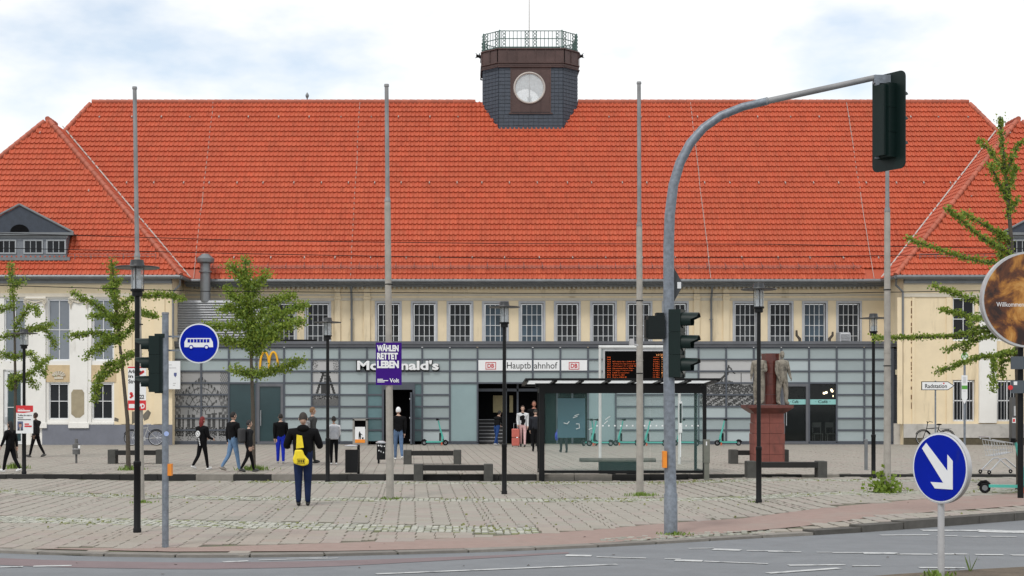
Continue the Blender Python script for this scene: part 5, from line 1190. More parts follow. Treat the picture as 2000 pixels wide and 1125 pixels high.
    ex.cur = 3
    for sn in 'LR':
        a = Vector(J['ank'+sn][0]); tt = Vector(J['toe'+sn][0]); d = (tt-a); d.normalize(); s0 = a+Vector((0, -.05, 0)); e = MB(); e.sphere((0, 0, 0), (.043, .145, .042), 10, 7); dirn = Vector((d.x, d.y, d.z)); ang = math.atan2(tt.z+.035-a.z, (tt-a).y); rot = Matrix.Rotation(ang, 3, 'X'); mid = a+rot@Vector((0, .06, -.045))
        ex.add([mid+rot@Vector(v) for v in e.v], e.f)
    em = ex.mesh('x', mt); bm = bmesh.new(); bm.from_mesh(me); bm.from_mesh(em); bm.to_mesh(me); bm.free()
    for p in me.polygons: p.use_smooth = True
    co = np.empty(len(me.vertices)*3); me.vertices.foreach_get('co', co); co = co.reshape(-1, 3); co[:, 2] -= co[:, 2].min(); co *= k
    me.vertices.foreach_set('co', co.ravel()); me.update()
    zoff = -low
    o = link('person' if parent is None else 'figure', me, parent, loc, (0, 0, R(yaw)))
    if parent is None: tag(o, label, 'person', 'people on the forecourt')
    hm = MB(); e = MB(); e.sphere((0, 0, 0), (.086, .102, .122), 16, 12)
    keep = [f for f in e.f if not (sum(e.v[i][1] for i in f)/4 > .035 and sum(e.v[i][2] for i in f)/4 < .05) and sum(e.v[i][2] for i in f)/4 > -.05-hairlen*.2]
    zmin = min(v[2] for v in [Vector(J['toeL'][0])])
    hm.add([hp(Vector(v)+Vector((0, -.006, .014))) for v in e.v], keep)
    if hairlen: 
        e2 = MB(); e2.sphere((0, 0, 0), (.088, .06, .10+hairlen*.5), 12, 8); hm.add([hp(Vector(v)+Vector((0, -.065, -.06-hairlen*.3))) for v in e2.v], e2.f)
    dz = 0
    hme = hm.mesh('hair', statue or mat('hair_%.3f_%.3f' % hair[:2], hair, .75, var=.3, scale=30), 60)
    # same scale and foot offset as the body
    off = low_offset(J)
    for v in hme.vertices: v.co = Vector((v.co.x, v.co.y, v.co.z-off))*k
    link('hair', hme, o)
    if hood:
        e3 = MB(); c = Vector(up(1.50)); e3.sphere((c.x, c.y-.07, c.z), (.12, .08, .075), 12, 8); hd_ = e3.mesh('hood', mt[1], 60)
        for v in hd_.vertices: v.co = Vector((v.co.x, v.co.y, v.co.z-off))*k
        link('hood', hd_, o)
    return o, k, off
def low_offset(J):
    z = []
    for sn in 'LR':
        a = Vector(J['ank'+sn][0]); tt = Vector(J['toe'+sn][0]); ang = math.atan2(tt.z+.035-a.z, (tt-a).y); rot = Matrix.Rotation(ang, 3, 'X'); mid = a+rot@Vector((0, .06, -.045))
        for t in range(24):
            for q in range(5):
                th = 2*math.pi*t/24; ph = -math.pi/2+math.pi*q/4; z.append((mid+rot@Vector((0, .145*math.cos(th), .042*math.sin(th)))).z)
        z.append(tt.z-.03)
    return min(z)
BLK = (.005, .005, .006); JEAN = (.012, .022, .065); LJEAN = (.13, .22, .36); WHT = (.70, .70, .70); SHB = (.006, .006, .006)
walk = ((15, 6), (-12, 14)); walk2 = ((-13, 24), (13, 3))
P1, k1, o1 = person(592, 988, 813, 'person in black hooded jacket and dark jeans seen from behind, nearest the street', 4, BLK, JEAN, SHB, hair=(.03, .022, .018), legs=((2, 0), (2, 0)), arms=((8, 78), (8, 78)), bulk=1.34, zg=0.0, headtilt=24, hood=True, pbulk=1.2, ab=.38)
PRED, kred, ored = person(395, 918, 817, 'person with red hair in a printed black hoodie walking', -38, BLK, BLK, WHT, hair=(.16, .012, .012), legs=walk2, arms=((15, 60), (10, 60)), bulk=1.15, hairlen=.12)
person(455, 921, 808, 'person in black jacket and pale blue jeans walking beside the tree', -48, BLK, LJEAN, (.30, .27, .24), hair=(.012, .01, .009), legs=walk2, arms=((-10, 15), (15, 25)), bulk=1.18)
person(486, 922, 823, 'person dressed in black partly hidden by the tree trunk', -62, (.016, .017, .019), BLK, (.05, .05, .05), hair=(.02, .02, .022), legs=((18, 6), (-15, 16)), arms=((10, 20), (-10, 20)), bulk=1.15)
person(548, 905, 812, 'person in black jacket and bright blue track trousers', 12, BLK, (.012, .03, .42), (.4, .4, .4), hair=(.015, .012, .01), legs=((6, 0), (-6, 4)), arms=((-6, 8), (4, 10)), bulk=1.15, pbulk=1.15)
person(610, 905, 799, 'fair haired person with patterned rucksack half hidden behind the nearest person', -60, (.06, .06, .06), (.05, .05, .04), SHB, hair=(.22, .12, .06), legs=((10, 4), (-20, 40)), arms=((10, 30), (-10, 30)), bulk=1.05)
person(652, 908, 817, 'person in white shirt and black trousers with a grey rucksack', 8, (.62, .62, .64), BLK, WHT, hair=(.012, .01, .01), skin=(.30, .17, .11), legs=((4, 0), (-4, 4)), arms=((10, 60), (10, 60)), bulk=1.0, sleeve=(.62, .62, .64))
person(778, 898, 799, 'person in white cap, black hoodie and blue jeans beside the restaurant door', 10, BLK, (.10, .16, .27), WHT, hair=(.75, .75, .76), legs=((8, 4), (-14, 14)), arms=((6, 15), (-6, 15)), bulk=1.15)
person(1021, 873, 795, 'person in black and white top and pink trousers leaving the entrance', 176, BLK, (.62, .40, .40), (.03, .03, .03), hair=(.06, .035, .025), legs=((12, 4), (-10, 16)), arms=((6, 14), (4, 40)), bulk=1.12, sleeve=(.55, .56, .57), pbulk=.95)
person(1046, 882, 803, 'person in dark coat with bent head beside the shelter post', 5, (.022, .024, .03), BLK, SHB, hair=(.03, .025, .02), legs=((6, 2), (-6, 6)), arms=((0, 20), (4, 20)), bulk=1.3, headtilt=30)
person(1043, 871, 787, 'person with ruddy face and dark clothes standing inside the entrance', 178, (.015, .014, .014), BLK, SHB, skin=(.42, .18, .12), hair=(.12, .06, .04), bulk=1.1)
person(970, 870, 803, 'person in dark top and blue jeans stooping in the entrance', -40, (.010, .010, .012), (.02, .055, .18), (.5, .5, .5), hair=(.012, .01, .01), legs=((14, 6), (-14, 10)), arms=((30, 30), (10, 20)), bulk=1.15, lean=18)
person(1101, 884, 801, 'person in black behind the scratched shelter panel', 10, BLK, (.014, .014, .018), SHB, legs=((8, 2), (-8, 6)), arms=((0, 10), (0, 10)), bulk=1.15)
person(20, 922, 825, 'person in long black headscarf and white trainers at the picture edge', 70, BLK, BLK, WHT, hair=(.012, .012, .013), hairlen=.5, legs=((18, 6), (-16, 16)), arms=((20, 10), (-18, 10)), bulk=1.12, pbulk=1.1)
person(70, 893, 808, 'person in black jacket walking past the red poster', 76, (.016, .017, .02), BLK, (.05, .04, .04), skin=(.2, .12, .09), hair=(.05, .03, .025), legs=((17, 4), (-17, 14)), arms=((-14, 20), (16, 20)), bulk=1.25)
# things they carry
def body_thing(name, label, cat, x, yf, yaw, zg=ZF): Y = gy(yf, zg); return thing(name, label, cat, (wx(x, Y), Y, zg), R(yaw))
t = body_thing('sling_bag', 'bright yellow sling bag on the back of the nearest person', 'bag', 592, 988, 4, 0.0); M_yel = mat('yellow_nylon', (.80, .62, .02), .55, var=.12, scale=8, bump=.2)
t.scale = (1.15, 1.0, 1.05); t.location.z = .12
b = MB(); b.prism([(-.11, .98), (.02, 1.0), (-.01, 1.22), (-.10, 1.24)], -.30, -.22); b.obj('strap_pad', M_yel, t)
b = MB(); b.prism([(-.13, .96), (.0, .96), (.03, .86), (.11, .76), (.10, .68), (.0, .65), (-.15, .70), (-.17, .78), (-.14, .88)], -.33, -.21); o = b.obj('pouch', M_yel, t); bv = o.modifiers.new('b', 'BEVEL'); bv.width = .03; bv.segments = 3
lb = MB(); lb.box(-.09, .04, -.336, -.331, .70, .705).box(-.09, .04, -.336, -.331, .785, .79).box(-.09, -.085, -.336, -.331, .705, .785).box(.035, .04, -.336, -.331, .705, .785)
for i in range(3): lb.box(-.07+i*.036, -.048+i*.036, -.336, -.331, .72, .77)
lb.obj('emblem', M_ink, t); MB().box(-.12, .01, -.30, -.22, .964, .978).obj('buckle', M_ink, t)
t = body_thing('rucksack', 'grey rucksack worn over the white shirt', 'rucksack', 652, 908, 8); Mg = mat('grey_rucksack', (.36, .37, .40), .7, var=.25, scale=8)
k = .82; o = MB().box(-.14, .14, -.28, -.11, .78, 1.20).obj('body', Mg, t); bv = o.modifiers.new('b', 'BEVEL'); bv.width = .05; bv.segments = 3; o = MB().box(-.10, .10, -.33, -.28, .80, 1.0).obj('pocket', Mg, t)
t = body_thing('rucksack', 'black and white patterned rucksack on the fair haired person', 'rucksack', 610, 905, -60); o = MB().box(-.14, .14, -.28, -.11, .92, 1.34).obj('body', mat('patterned_nylon', (.30, .30, .31), .7, var=.95, scale=14), t); bv = o.modifiers.new('b', 'BEVEL'); bv.width = .05; bv.segments = 3
t = body_thing('rucksack', 'black rucksack on the person hidden by the trunk', 'rucksack', 486, 922, -62); o = MB().box(-.14, .14, -.29, -.12, .80, 1.2).obj('body', mat('black_nylon', (.02, .02, .022), .6), t); bv = o.modifiers.new('b', 'BEVEL'); bv.width = .05; bv.segments = 3
pr = MB(); pr.torus((0, -.165, 1.02), .075, .014, 'Y', 20, 5)
for q in range(8): a = q*math.pi/4; pr.tube([(0, -.168, 1.02), (.07*math.cos(a), -.168, 1.02+.07*math.sin(a))], .009, 4)
for q in range(5): pr.box(.02+q*.012, .05+q*.012, -.166, -.155, .88-q*.045, .91-q*.045)
pr.obj('back_print', M_signwhite, PRED)
t = body_thing('suitcase', 'coral red wheeled suitcase beside the person in pink trousers', 'suitcase', 1007, 873, 180); Mc = mat('coral_shell', (.52, .13, .10), .4, var=.08)
o = MB().box(-.165, .165, -.12, .12, .05, .78).obj('shell', Mc, t); bv = o.modifiers.new('b', 'BEVEL'); bv.width = .04; bv.segments = 3
rb = MB()
for i in range(4): rb.box(-.12+i*.075, -.10+i*.075, .121, .130, .1, .74)
rb.obj('ribs', Mc, t); MB().box(-.17, .17, -.125, .125, .40, .43).obj('strap', M_ink, t); MB().box(-.1, -.02, .131, .135, .39, .43).obj('tag', M_signwhite, t)
h_ = MB(); h_.tube([(-.08, -.05, .78), (-.08, -.05, 1.0), (.08, -.05, 1.0), (.08, -.05, .78)], .01, 6); h_.obj('pull_handle', M_chrome, t)
for a in (-.13, .13): MB().torus((a, 0, .028), .022, .010, 'X', 12, 5).obj('wheel', M_rubber, t)
Y = gy(884, ZF); b = MB(); b.sphere((wx(1087, Y), Y-.05, ZF+.62), (.07, .06, .17), 12, 8); b.tube([(wx(1087, Y), Y-.05, ZF+.8), (wx(1091, Y), Y-.02, ZF+.95)], .015, 5); tag(b.obj('carrier_bag', mat('blue_plastic_bag', (.01, .03, .35), .4), None, 60), 'blue carrier bag held behind the shelter panel', 'bag')
# monument figures (parts of the monument)
for s, yw in ((-1, 150), (1, 205)):
    person(0, 0, 0, '', yw, BLK, BLK, BLK, statue=M_statue, parent=mn, loc=(s*.40+.08, -.22, zl+.24), h=zt_-zl-.25, legs=((6, 4), (-4, 2)), arms=((10, 80 if s < 0 else 20), (4, 25)), bulk=1.3, pbulk=1.6, spread=.14, ab=.2)

# ================================================================ scooters, bicycles, trolley
def scooter(x, yb, face, label, zg=ZF, Yv=None, k=1.0, yaw=0):
    Y = Yv or gy(yb, zg); X = wx(x, Y); t = thing('electric_scooter', label, 'scooter', (X, Y, zg), R(yaw), 'mint electric scooters'); s = face
    MB().box(min(-.38*s, .30*s), max(-.38*s, .30*s), -.075, .075, .13, .19).obj('deck', M_mint, t)
    b = MB(); b.tube([(.28*s, 0, .16), (.36*s, 0, .22), (.33*s, 0, .42), (.24*s, 0, .75), (.16*s, 0, 1.10)], [.05, .06, .052, .032, .028], 10); b.obj('stem', M_mint, t, 50)
    MB().box(min(.20*s, .27*s), max(.20*s, .27*s), -.06, .06, .20, .55).obj('battery', M_ink, t)
    h = MB(); h.tube([(.15*s, -.24, 1.16), (.16*s, 0, 1.13), (.15*s, .24, 1.16)], .02, 8); h.box(.10*s-.04, .10*s+.06, -.05, .05, 1.10, 1.19); h.tube([(.15*s, -.14, 1.16), (.24*s, -.2, 1.13)], .01, 5); h.obj('handlebar', M_rubber, t)
    for xx, rr in ((.47*s, .125), (-.46*s, .115)):
        w_ = MB(); w_.torus((xx, 0, rr), rr-.03, .032, 'Y', 20, 8); wo = w_.obj('wheel', M_rubber, t, 50); MB().tube([(xx, -.03, rr), (xx, .03, rr)], .06, 14).obj('hub', M_zinc, wo)
    MB().tube([(.36*s, -.05, .28), (.47*s, -.05, .13)], .018, 6).obj('fork', M_ink, t); MB().box(min(.28*s, .34*s), max(.28*s, .34*s), -.08, -.06, .02, .14).obj('kickstand', mat('orange_red', (.55, .09, .03), .5), t); f = MB(); f.tube([(-.60*s, 0, .16), (-.54*s, 0, .24), (-.44*s, 0, .26), (-.36*s, 0, .19)], .03, 6); f.obj('mudguard', M_ink, t)
    return t
scooter(849, 873, 1, 'mint electric scooter standing alone between the two doors', Yv=64.8)
for i, (x, w_) in enumerate(((1152, 'first'), (1172, 'second'), (1224, 'third'), (1277, 'fourth'), (1340, 'fifth'))): scooter(x, 873, 1 if i == 0 else -1, 'mint electric scooter seen through the shelter glass, %s from the entrance' % w_, Yv=64.2-(i % 2)*.4, yaw=(50 if i == 0 else random.uniform(-22, 8)))
scooter(1422, 874, -1, 'mint electric scooter between the shelter and the monument', Yv=64.4)
scooter(1968, 964, 1, 'mint electric scooter cut off by the picture edge, nearest the street', zg=.10, yaw=-20)
def bicycle(x, Yv, face, label, frame_m):
    X = wx(x, Yv); t = thing('bicycle', label, 'bicycle', (X, Yv, ZF), R(4), 'parked bicycles'); s = face
    for xx in (-.53, .53):
        w_ = MB(); w_.torus((xx, 0, .34), .32, .02, 'Y', 32, 6); wo = w_.obj('wheel', M_rubber, t, 50); sp = MB(); sp.torus((xx, 0, .34), .295, .011, 'Y', 28, 5)
        for q in range(12): a = q*math.pi/6; sp.tube([(xx, 0, .34), (xx+.29*math.cos(a), 0, .34+.29*math.sin(a))], .0035, 3)
        sp.obj('spokes', M_chrome, wo)
    b = MB(); bbk = (0.0, 0, .30); seat = (-.17*s, 0, .78); head = (.36*s, 0, .80)
    for a, c in ((bbk, seat), (bbk, (.38*s, 0, .66)), (seat, (.37*s, 0, .74)), (bbk, (-.53*s, 0, .34)), ((-.15*s, 0, .72), (-.53*s, 0, .34)), (head, (.53*s, 0, .34)), (seat, (-.19*s, 0, .90)), (head, (.33*s, 0, 1.0))): b.tube([a, c], .018, 6)
    b.obj('frame', frame_m, t); sd = MB(); sd.sphere((-.19*s, 0, .93), (.13, .08, .035), 10, 6); sd.obj('saddle', M_rim if frame_m is M_chrome else M_ink, t, 50); hb_ = MB(); hb_.tube([(.20*s, -.27, 1.03), (.31*s, -.15, 1.06), (.33*s, 0, 1.0), (.31*s, .15, 1.06), (.20*s, .27, 1.03)], .014, 6); hb_.obj('handlebar', M_ink, t)
    rk = MB(); rk.box(min(-.25*s, -.72*s), max(-.25*s, -.72*s), -.07, .07, .73, .75); rk.tube([(-.65*s, .05, .74), (-.53*s, .05, .34)], .01, 5); rk.obj('carrier', M_zinc, t)
    mg = MB(); 
    for xx in (-.53, .53):
        pts = [(xx+.37*math.cos(R(a)), 0, .34+.37*math.sin(R(a))) for a in range(20, 165, 15)]; mg.tube(pts, .018, 5)
    mg.obj('mudguards', M_ink, t); ck = MB(); ck.disc((0, .30), .09, -.03, -.02, 18); ck.tube([(0, -.03, .30), (.1, -.08, .2)], .01, 5); ck.obj('crank', M_chrome, t); return t
bicycle(281, 64.6, -1, 'city bicycle with pale saddle leaning by the grey plinth', M_chrome)
bicycle(1826, 64.6, -1, 'black bicycle parked behind the blue arrow sign', M_ink)
tY = gy(926, ZF); t = thing('shopping_trolley', 'wire shopping trolley standing near the picture edge', 'shopping trolley', (wx(1955, tY), tY+.1, ZF), R(8))
b = MB()
for j in range(9):
    q = j/8; x = -.36+q*.62; zt_2 = .92-.10*q
    b.tube([(x, -.26+.06*q, zt_2), (x*.9+.05, -.20+.05*q, .48+.1*q), (x*.9+.05, .20-.05*q, .48+.1*q), (x, .26-.06*q, zt_2)], .006, 4)
for zz in (.0, .33, .66, 1.0):
    for s in (-1, 1): b.tube([(-.36*.9+.05*(1-zz)-.03*zz, s*(.20+.06*zz), .48+.44*zz), (.26, s*(.15+.05*zz), .58+.24*zz)], .008 if zz < 1 else .014, 5)
for k_ in range(5): b.tube([(-.30, -.2+k_*.1, .48), (.28, -.14+k_*.07, .58)], .006, 4)
b.obj('basket', M_chrome, t); f = MB()
for s in (-1, 1): f.tube([(-.42, s*.24, .09), (-.34, s*.24, .14), (-.08, s*.22, .40), (.05, s*.2, .42), (.40, s*.2, .14), (.44, s*.2, .09)], .017, 7)
f.tube([(-.42, -.24, .11), (-.42, .24, .11)], .014, 6); f.tube([(-.40, -.26, .93), (-.44, -.27, .99), (-.44, .27, .99), (-.40, .26, .93)], .016, 6); f.obj('frame', M_chrome, t, 50)
for xx, yy in ((-.42, -.24), (-.42, .24), (.42, -.2), (.42, .2)): MB().torus((xx, yy, .06), .038, .02, 'Y', 14, 6).obj('wheel', M_rubber, t)

# ================================================================ posters and signs
X, Y, z, dx, zt2 = FPL[762]; py = Y-.09; ps_ = thing('election_poster', 'purple election poster with white slogan on the flagpole', 'poster')
MB().box(wx(734, py), wx(784.5, py), py, py+.012, wz(752, py), wz(669, py)).obj('board', mat('poster_purple', (.045, .009, .19), .6, var=.06, spec=.1), ps_)
for s, y0, y1, xa, xb in (('WÄHLEN', 671.5, 686.5, 736.5, 778.5), ('RETTET', 689, 702, 736.5, 777), ('LEBEN', 704.5, 719, 736.5, 779)): lettering('lettering', s, M_signwhite, wx(xa, py), wx(xb, py), wz(y1, py), wz(y0, py), py-.001, ps_, bold=.055, depth=.003, spacing=1.0)
lettering('lettering', 'Volt', M_signwhite, wx(761, py), wx(779.5, py), wz(747, py), wz(739, py), py-.001, ps_, bold=.025, depth=.003)
for i in range(3): MB().box(wx(737, py), wx((748, 758, 751)[i], py), py-.003, py-.001, wz(741.5+i*2.6, py), wz(740+i*2.6, py)).obj('small_print', M_signwhite, ps_)
X, Y, z, dx, zt2 = FPL[275]; s2 = thing('election_poster', 'white and red party poster with the number 22 hanging behind the black lamp post', 'poster', (wx(269.5, Y), Y-.1, 0)); pw = .19
q = lambda y: wz(y, Y)
MB().box(-pw, pw, 0, .012, q(801), q(716)).obj('board', M_signwhite, s2); MB().box(-pw, pw, -.004, -.001, q(801), q(782)).obj('red_band', M_red, s2); MB().box(-pw, pw, -.004, -.001, q(719), q(716.5)).obj('red_edge', M_red, s2)
for s, y0, y1 in (('Arbeite', 722, 729), ('in', 732, 738), ('Streite', 741, 749)): lettering('lettering', s, M_ink, -pw+.01, -pw+.04+len(s)*.035, q(y1), q(y0), -.001, s2, bold=.02, depth=.003)
lettering('lettering', '22', M_ink, .06, .15, q(779), q(771), -.001, s2, bold=.02, depth=.003); lettering('lettering', 'SPD', M_signwhite, -.02, .165, q(798), q(788), -.005, s2, bold=.04, depth=.003); MB().box(-pw+.02, -.05, -.006, -.0045, q(797), q(789)).obj('party_box', M_signwhite, s2)
rs_ = MB()
for cx, cy, r in ((-.12, 769, .035), (-.10, 773, .03), (-.13, 776, .025), (.10, 728, .03), (.13, 726, .028), (.07, 730, .025)): rs_.disc((cx, q(cy)), r, -.004, -.001, 12)
rs_.obj('rose_emblem', M_red, s2)
Y = gy(926, ZF)-.1; s3 = thing('election_poster', 'small white poster with a red heading and portrait on the lamp post', 'poster', (wx(48, Y), Y, 0)); q = lambda y: wz(y, Y); pw = .225
MB().box(-pw, pw, 0, .01, q(846.5), q(792)).obj('board', M_signwhite, s3); MB().prism([(-pw, q(792)), (pw, q(792)), (pw, q(804)), (-.02, q(806.5)), (-pw, q(806))], -.004, -.001).obj('red_heading', M_red, s3)
for s, y0, y1, m, xa, xb in (('SPD vor Ort', 798, 800.5, M_signwhite, -.18, .0), ('', 801, 803.5, M_signwhite, -.18, .15), ('Treffen Sie mich in', 809.5, 812.5, M_ink, -.18, .19), ('Herne!', 814, 817, M_ink, -.18, -.04), ('', 819, 820.2, M_ink, -.18, .17), ('', 827, 829.5, M_red, .0, .12), ('', 831, 834, M_red, .0, .19)):
    if not s: MB().box(xa, xb, -.0065, -.0045, q(y1), q(y0)).obj('small_print', m, s3); continue
    lettering('lettering', s, m, xa, xb, q(y1), q(y0), -.0045, s3, depth=.002, bold=.01)
pa = np.zeros((16, 12, 3)); pa[:] = (.10, .12, .22)
for j in range(16):
    for i in range(12):
        dx_, dy_ = (i-5.5)/3.2, (j-6)/4.2
        if dx_**2+dy_**2 < 1: pa[j, i] = (.45, .27, .20) if dy_ > -.35 else (.06, .04, .03)
        if j > 10 and abs(i-5.5) < (j-8): pa[j, i] = (.05, .05, .07) if abs(i-5.5) > 1 else (.5, .5, .5)
raster('portrait', pa, -.19, -.04, q(841), q(823), -.003, M_print, s3)
nb_ = thing('notice_board', 'white notice board with a small crest at the wing corner', 'notice board', (wx(331, 65.5), 65.5, 0)); q = lambda y: wz(y, 65.5)
MB().box(-.48, .48, 0, .03, q(760), q(705)).obj('board', M_signwhite, nb_)
for y0, a, b_ in ((712, -.1, .1), (718, -.05, .3), (748, .15, .28), (752, .15, .25), (709, -.42, -.28), (716, -.42, -.3)): MB().box(a, b_, -.004, -.001, q(y0+1.3), q(y0)).obj('small_print', M_rim, nb_)
MB().prism([(.2, q(728)), (.32, q(728)), (.32, q(733)), (.26, q(737)), (.2, q(733))], -.006, -.001).obj('crest', mat('crest_blue', (.08, .10, .25), .5), nb_); MB().disc((-.38, q(751)), .09, -.006, -.001, 16).obj('crest', M_red, nb_)
for xx in (-.4, .4): MB().box(xx-.03, xx+.03, .03, .3, q(730)-.02, q(730)+.02).obj('bracket', M_zinc, nb_)
# cycle-station direction sign
rY = 63.0; rd_ = thing('direction_sign', 'white arrow shaped direction sign reading Radstation', 'sign', (wx(1827, rY), rY, 0)); q = lambda y: wz(y, rY); xx = lambda x: wx(x, rY)-wx(1827, rY)
MB().prism([(xx(1799), q(762)), (xx(1851), q(762)), (xx(1863.5), q(753.5)), (xx(1851), q(745)), (xx(1799), q(745))], -.05, -.02).obj('border', M_ink, rd_); MB().prism([(xx(1800.3), q(760.7)), (xx(1850.5), q(760.7)), (xx(1861.3), q(753.5)), (xx(1850.5), q(746.3)), (xx(1800.3), q(746.3))], -.056, -.051).obj('plate', M_signwhite, rd_)
lettering('lettering', 'Radstation', M_ink, xx(1806), xx(1848.5), q(758), q(750), -.057, rd_, bold=.012, depth=.003); MB().disc((xx(1842.5), q(748.8)), .035, -.061, -.057, 12).obj('sticker', M_red, rd_)
MB().tube([(0, 0, ZF-.02), (0, 0, q(743.5))], .035, 10).obj('pole', M_galv, rd_, 40)
# bus stop flag
bY = 45; bf = thing('bus_stop_sign', 'slim bus stop post with round green letter sign and timetable strip', 'sign', (wx(1884, bY), bY, ZF)); q = lambda y: wz(y, bY)-ZF
MB().tube([(0, 0, -.02), (0, 0, q(690))], .035, 10).obj('pole', M_galv, bf, 40); MB().disc((-.01, q(697)), .16, -.05, -.03, 24, rx=.11).obj('round_sign', M_signwhite, bf); 
gr = mat('stop_green', (.10, .35, .05), .5); MB().torus((-.01, -.052, q(697)), .10, .016, 'Y', 20, 5).obj('letter_ring', gr, bf); lettering('lettering', 'H', gr, -.05, .03, q(700), q(694), -.051, bf, bold=.02, depth=.004)
MB().prism([(-.11, q(733)), (.07, q(733)), (.07, q(778)), (-.02, q(789)), (-.11, q(778))], -.055, -.035).obj('timetable_strip', M_signwhite, bf); MB().box(-.105, .065, -.06, -.056, q(760), q(753)).obj('green_field', gr, bf)
for i in range(7): MB().box(-.07, .02, -.06, -.056, q(737+i*2.2+(14 if i > 5 else 0)), q(736.2+i*2.2+(14 if i > 5 else 0))).obj('small_print', M_rim, bf)
# round advertising disc with a moon picture
nY = 30.0; mo = thing('advertising_disc', 'large round grey rimmed sign showing an orange moon', 'sign', (wx(2012, nY), nY, 0)); cz = wz(585, nY); r_ = .985
M_moon = bpy.data.materials.new('moon_print'); M_moon.use_nodes = True; t_ = M_moon.node_tree; bs_ = t_.nodes['Principled BSDF']; bs_.inputs['Roughness'].default_value = .35
co = t_.nodes.new('ShaderNodeTexCoord'); n1 = t_.nodes.new('ShaderNodeTexNoise'); n1.inputs['Scale'].default_value = 1.7; n1.inputs['Detail'].default_value = 9; n1.inputs['Roughness'].default_value = .62; n1.inputs['Distortion'].default_value = .6
mp_ = t_.nodes.new('ShaderNodeMapping'); mp_.inputs['Location'].default_value = (3.3, 0, .75); cr = t_.nodes.new('ShaderNodeValToRGB'); el = cr.color_ramp.elements; el[0].position = .36; el[0].color = (.018, .004, .001, 1); el[1].position = .66; el[1].color = (.60, .33, .09, 1)
e1 = cr.color_ramp.elements.new(.46); e1.color = (.11, .03, .005, 1); e2 = cr.color_ramp.elements.new(.54); e2.color = (.38, .155, .02, 1)
t_.links.new(co.outputs['Object'], mp_.inputs[0]); t_.links.new(mp_.outputs[0], n1.inputs['Vector']); t_.links.new(n1.outputs[0], cr.inputs[0]); t_.links.new(cr.outputs[0], bs_.inputs['Base Color'])
MB().disc((0, cz), r_, 0, .16, 64).obj('rim', M_rim, mo, 30); MB().disc((0, cz), r_*.955, -.006, -.001, 64).obj('moon_print', M_moon, mo)
lettering('lettering', 'Willkommen auf', M_signwhite, wx(1946, nY)-wx(2012, nY), .03, wz(599, nY), wz(590, nY), -.0065, mo, depth=.003)
MB().tube([(-.12, .2, .05), (-.12, .2, cz-.8)], .06, 12).obj('pole', M_black, mo, 40); sg_ = mat('sign_back', (.07, .085, .10), .5)
for y0, y1 in ((696, 721), (743, 768)): MB().box(-.38, .5, .02, .05, wz(y1, nY), wz(y0, nY)).obj('plate', sg_, mo)
MB().disc((-.40, wz(757, nY)), .05, .0, .018, 12).obj('sticker', M_red, mo); MB().box(-.33, -.26, .01, .019, wz(752, nY), wz(745, nY)).obj('sticker', M_signwhite, mo)
pc = thing('service_cabinet', 'dark grey upright service cabinet with red and white label by the wing', 'cabinet', (wx(1983, 64.9), 64.9, ZF)); q = lambda y: wz(y, 64.9)-ZF
MB().box(-.2, .22, -.15, .2, 0, q(776)).obj('column', mat('payphone_grey', (.08, .08, .082), .5), pc); MB().box(-.12, .12, -.16, -.151, q(812), q(793)).obj('panel', M_rim, pc); MB().box(-.19, .06, -.17, -.151, q(826), q(816)).obj('label', M_signwhite, pc); MB().box(-.17, -.08, -.175, -.171, q(824), q(818)).obj('label_mark', M_red, pc)

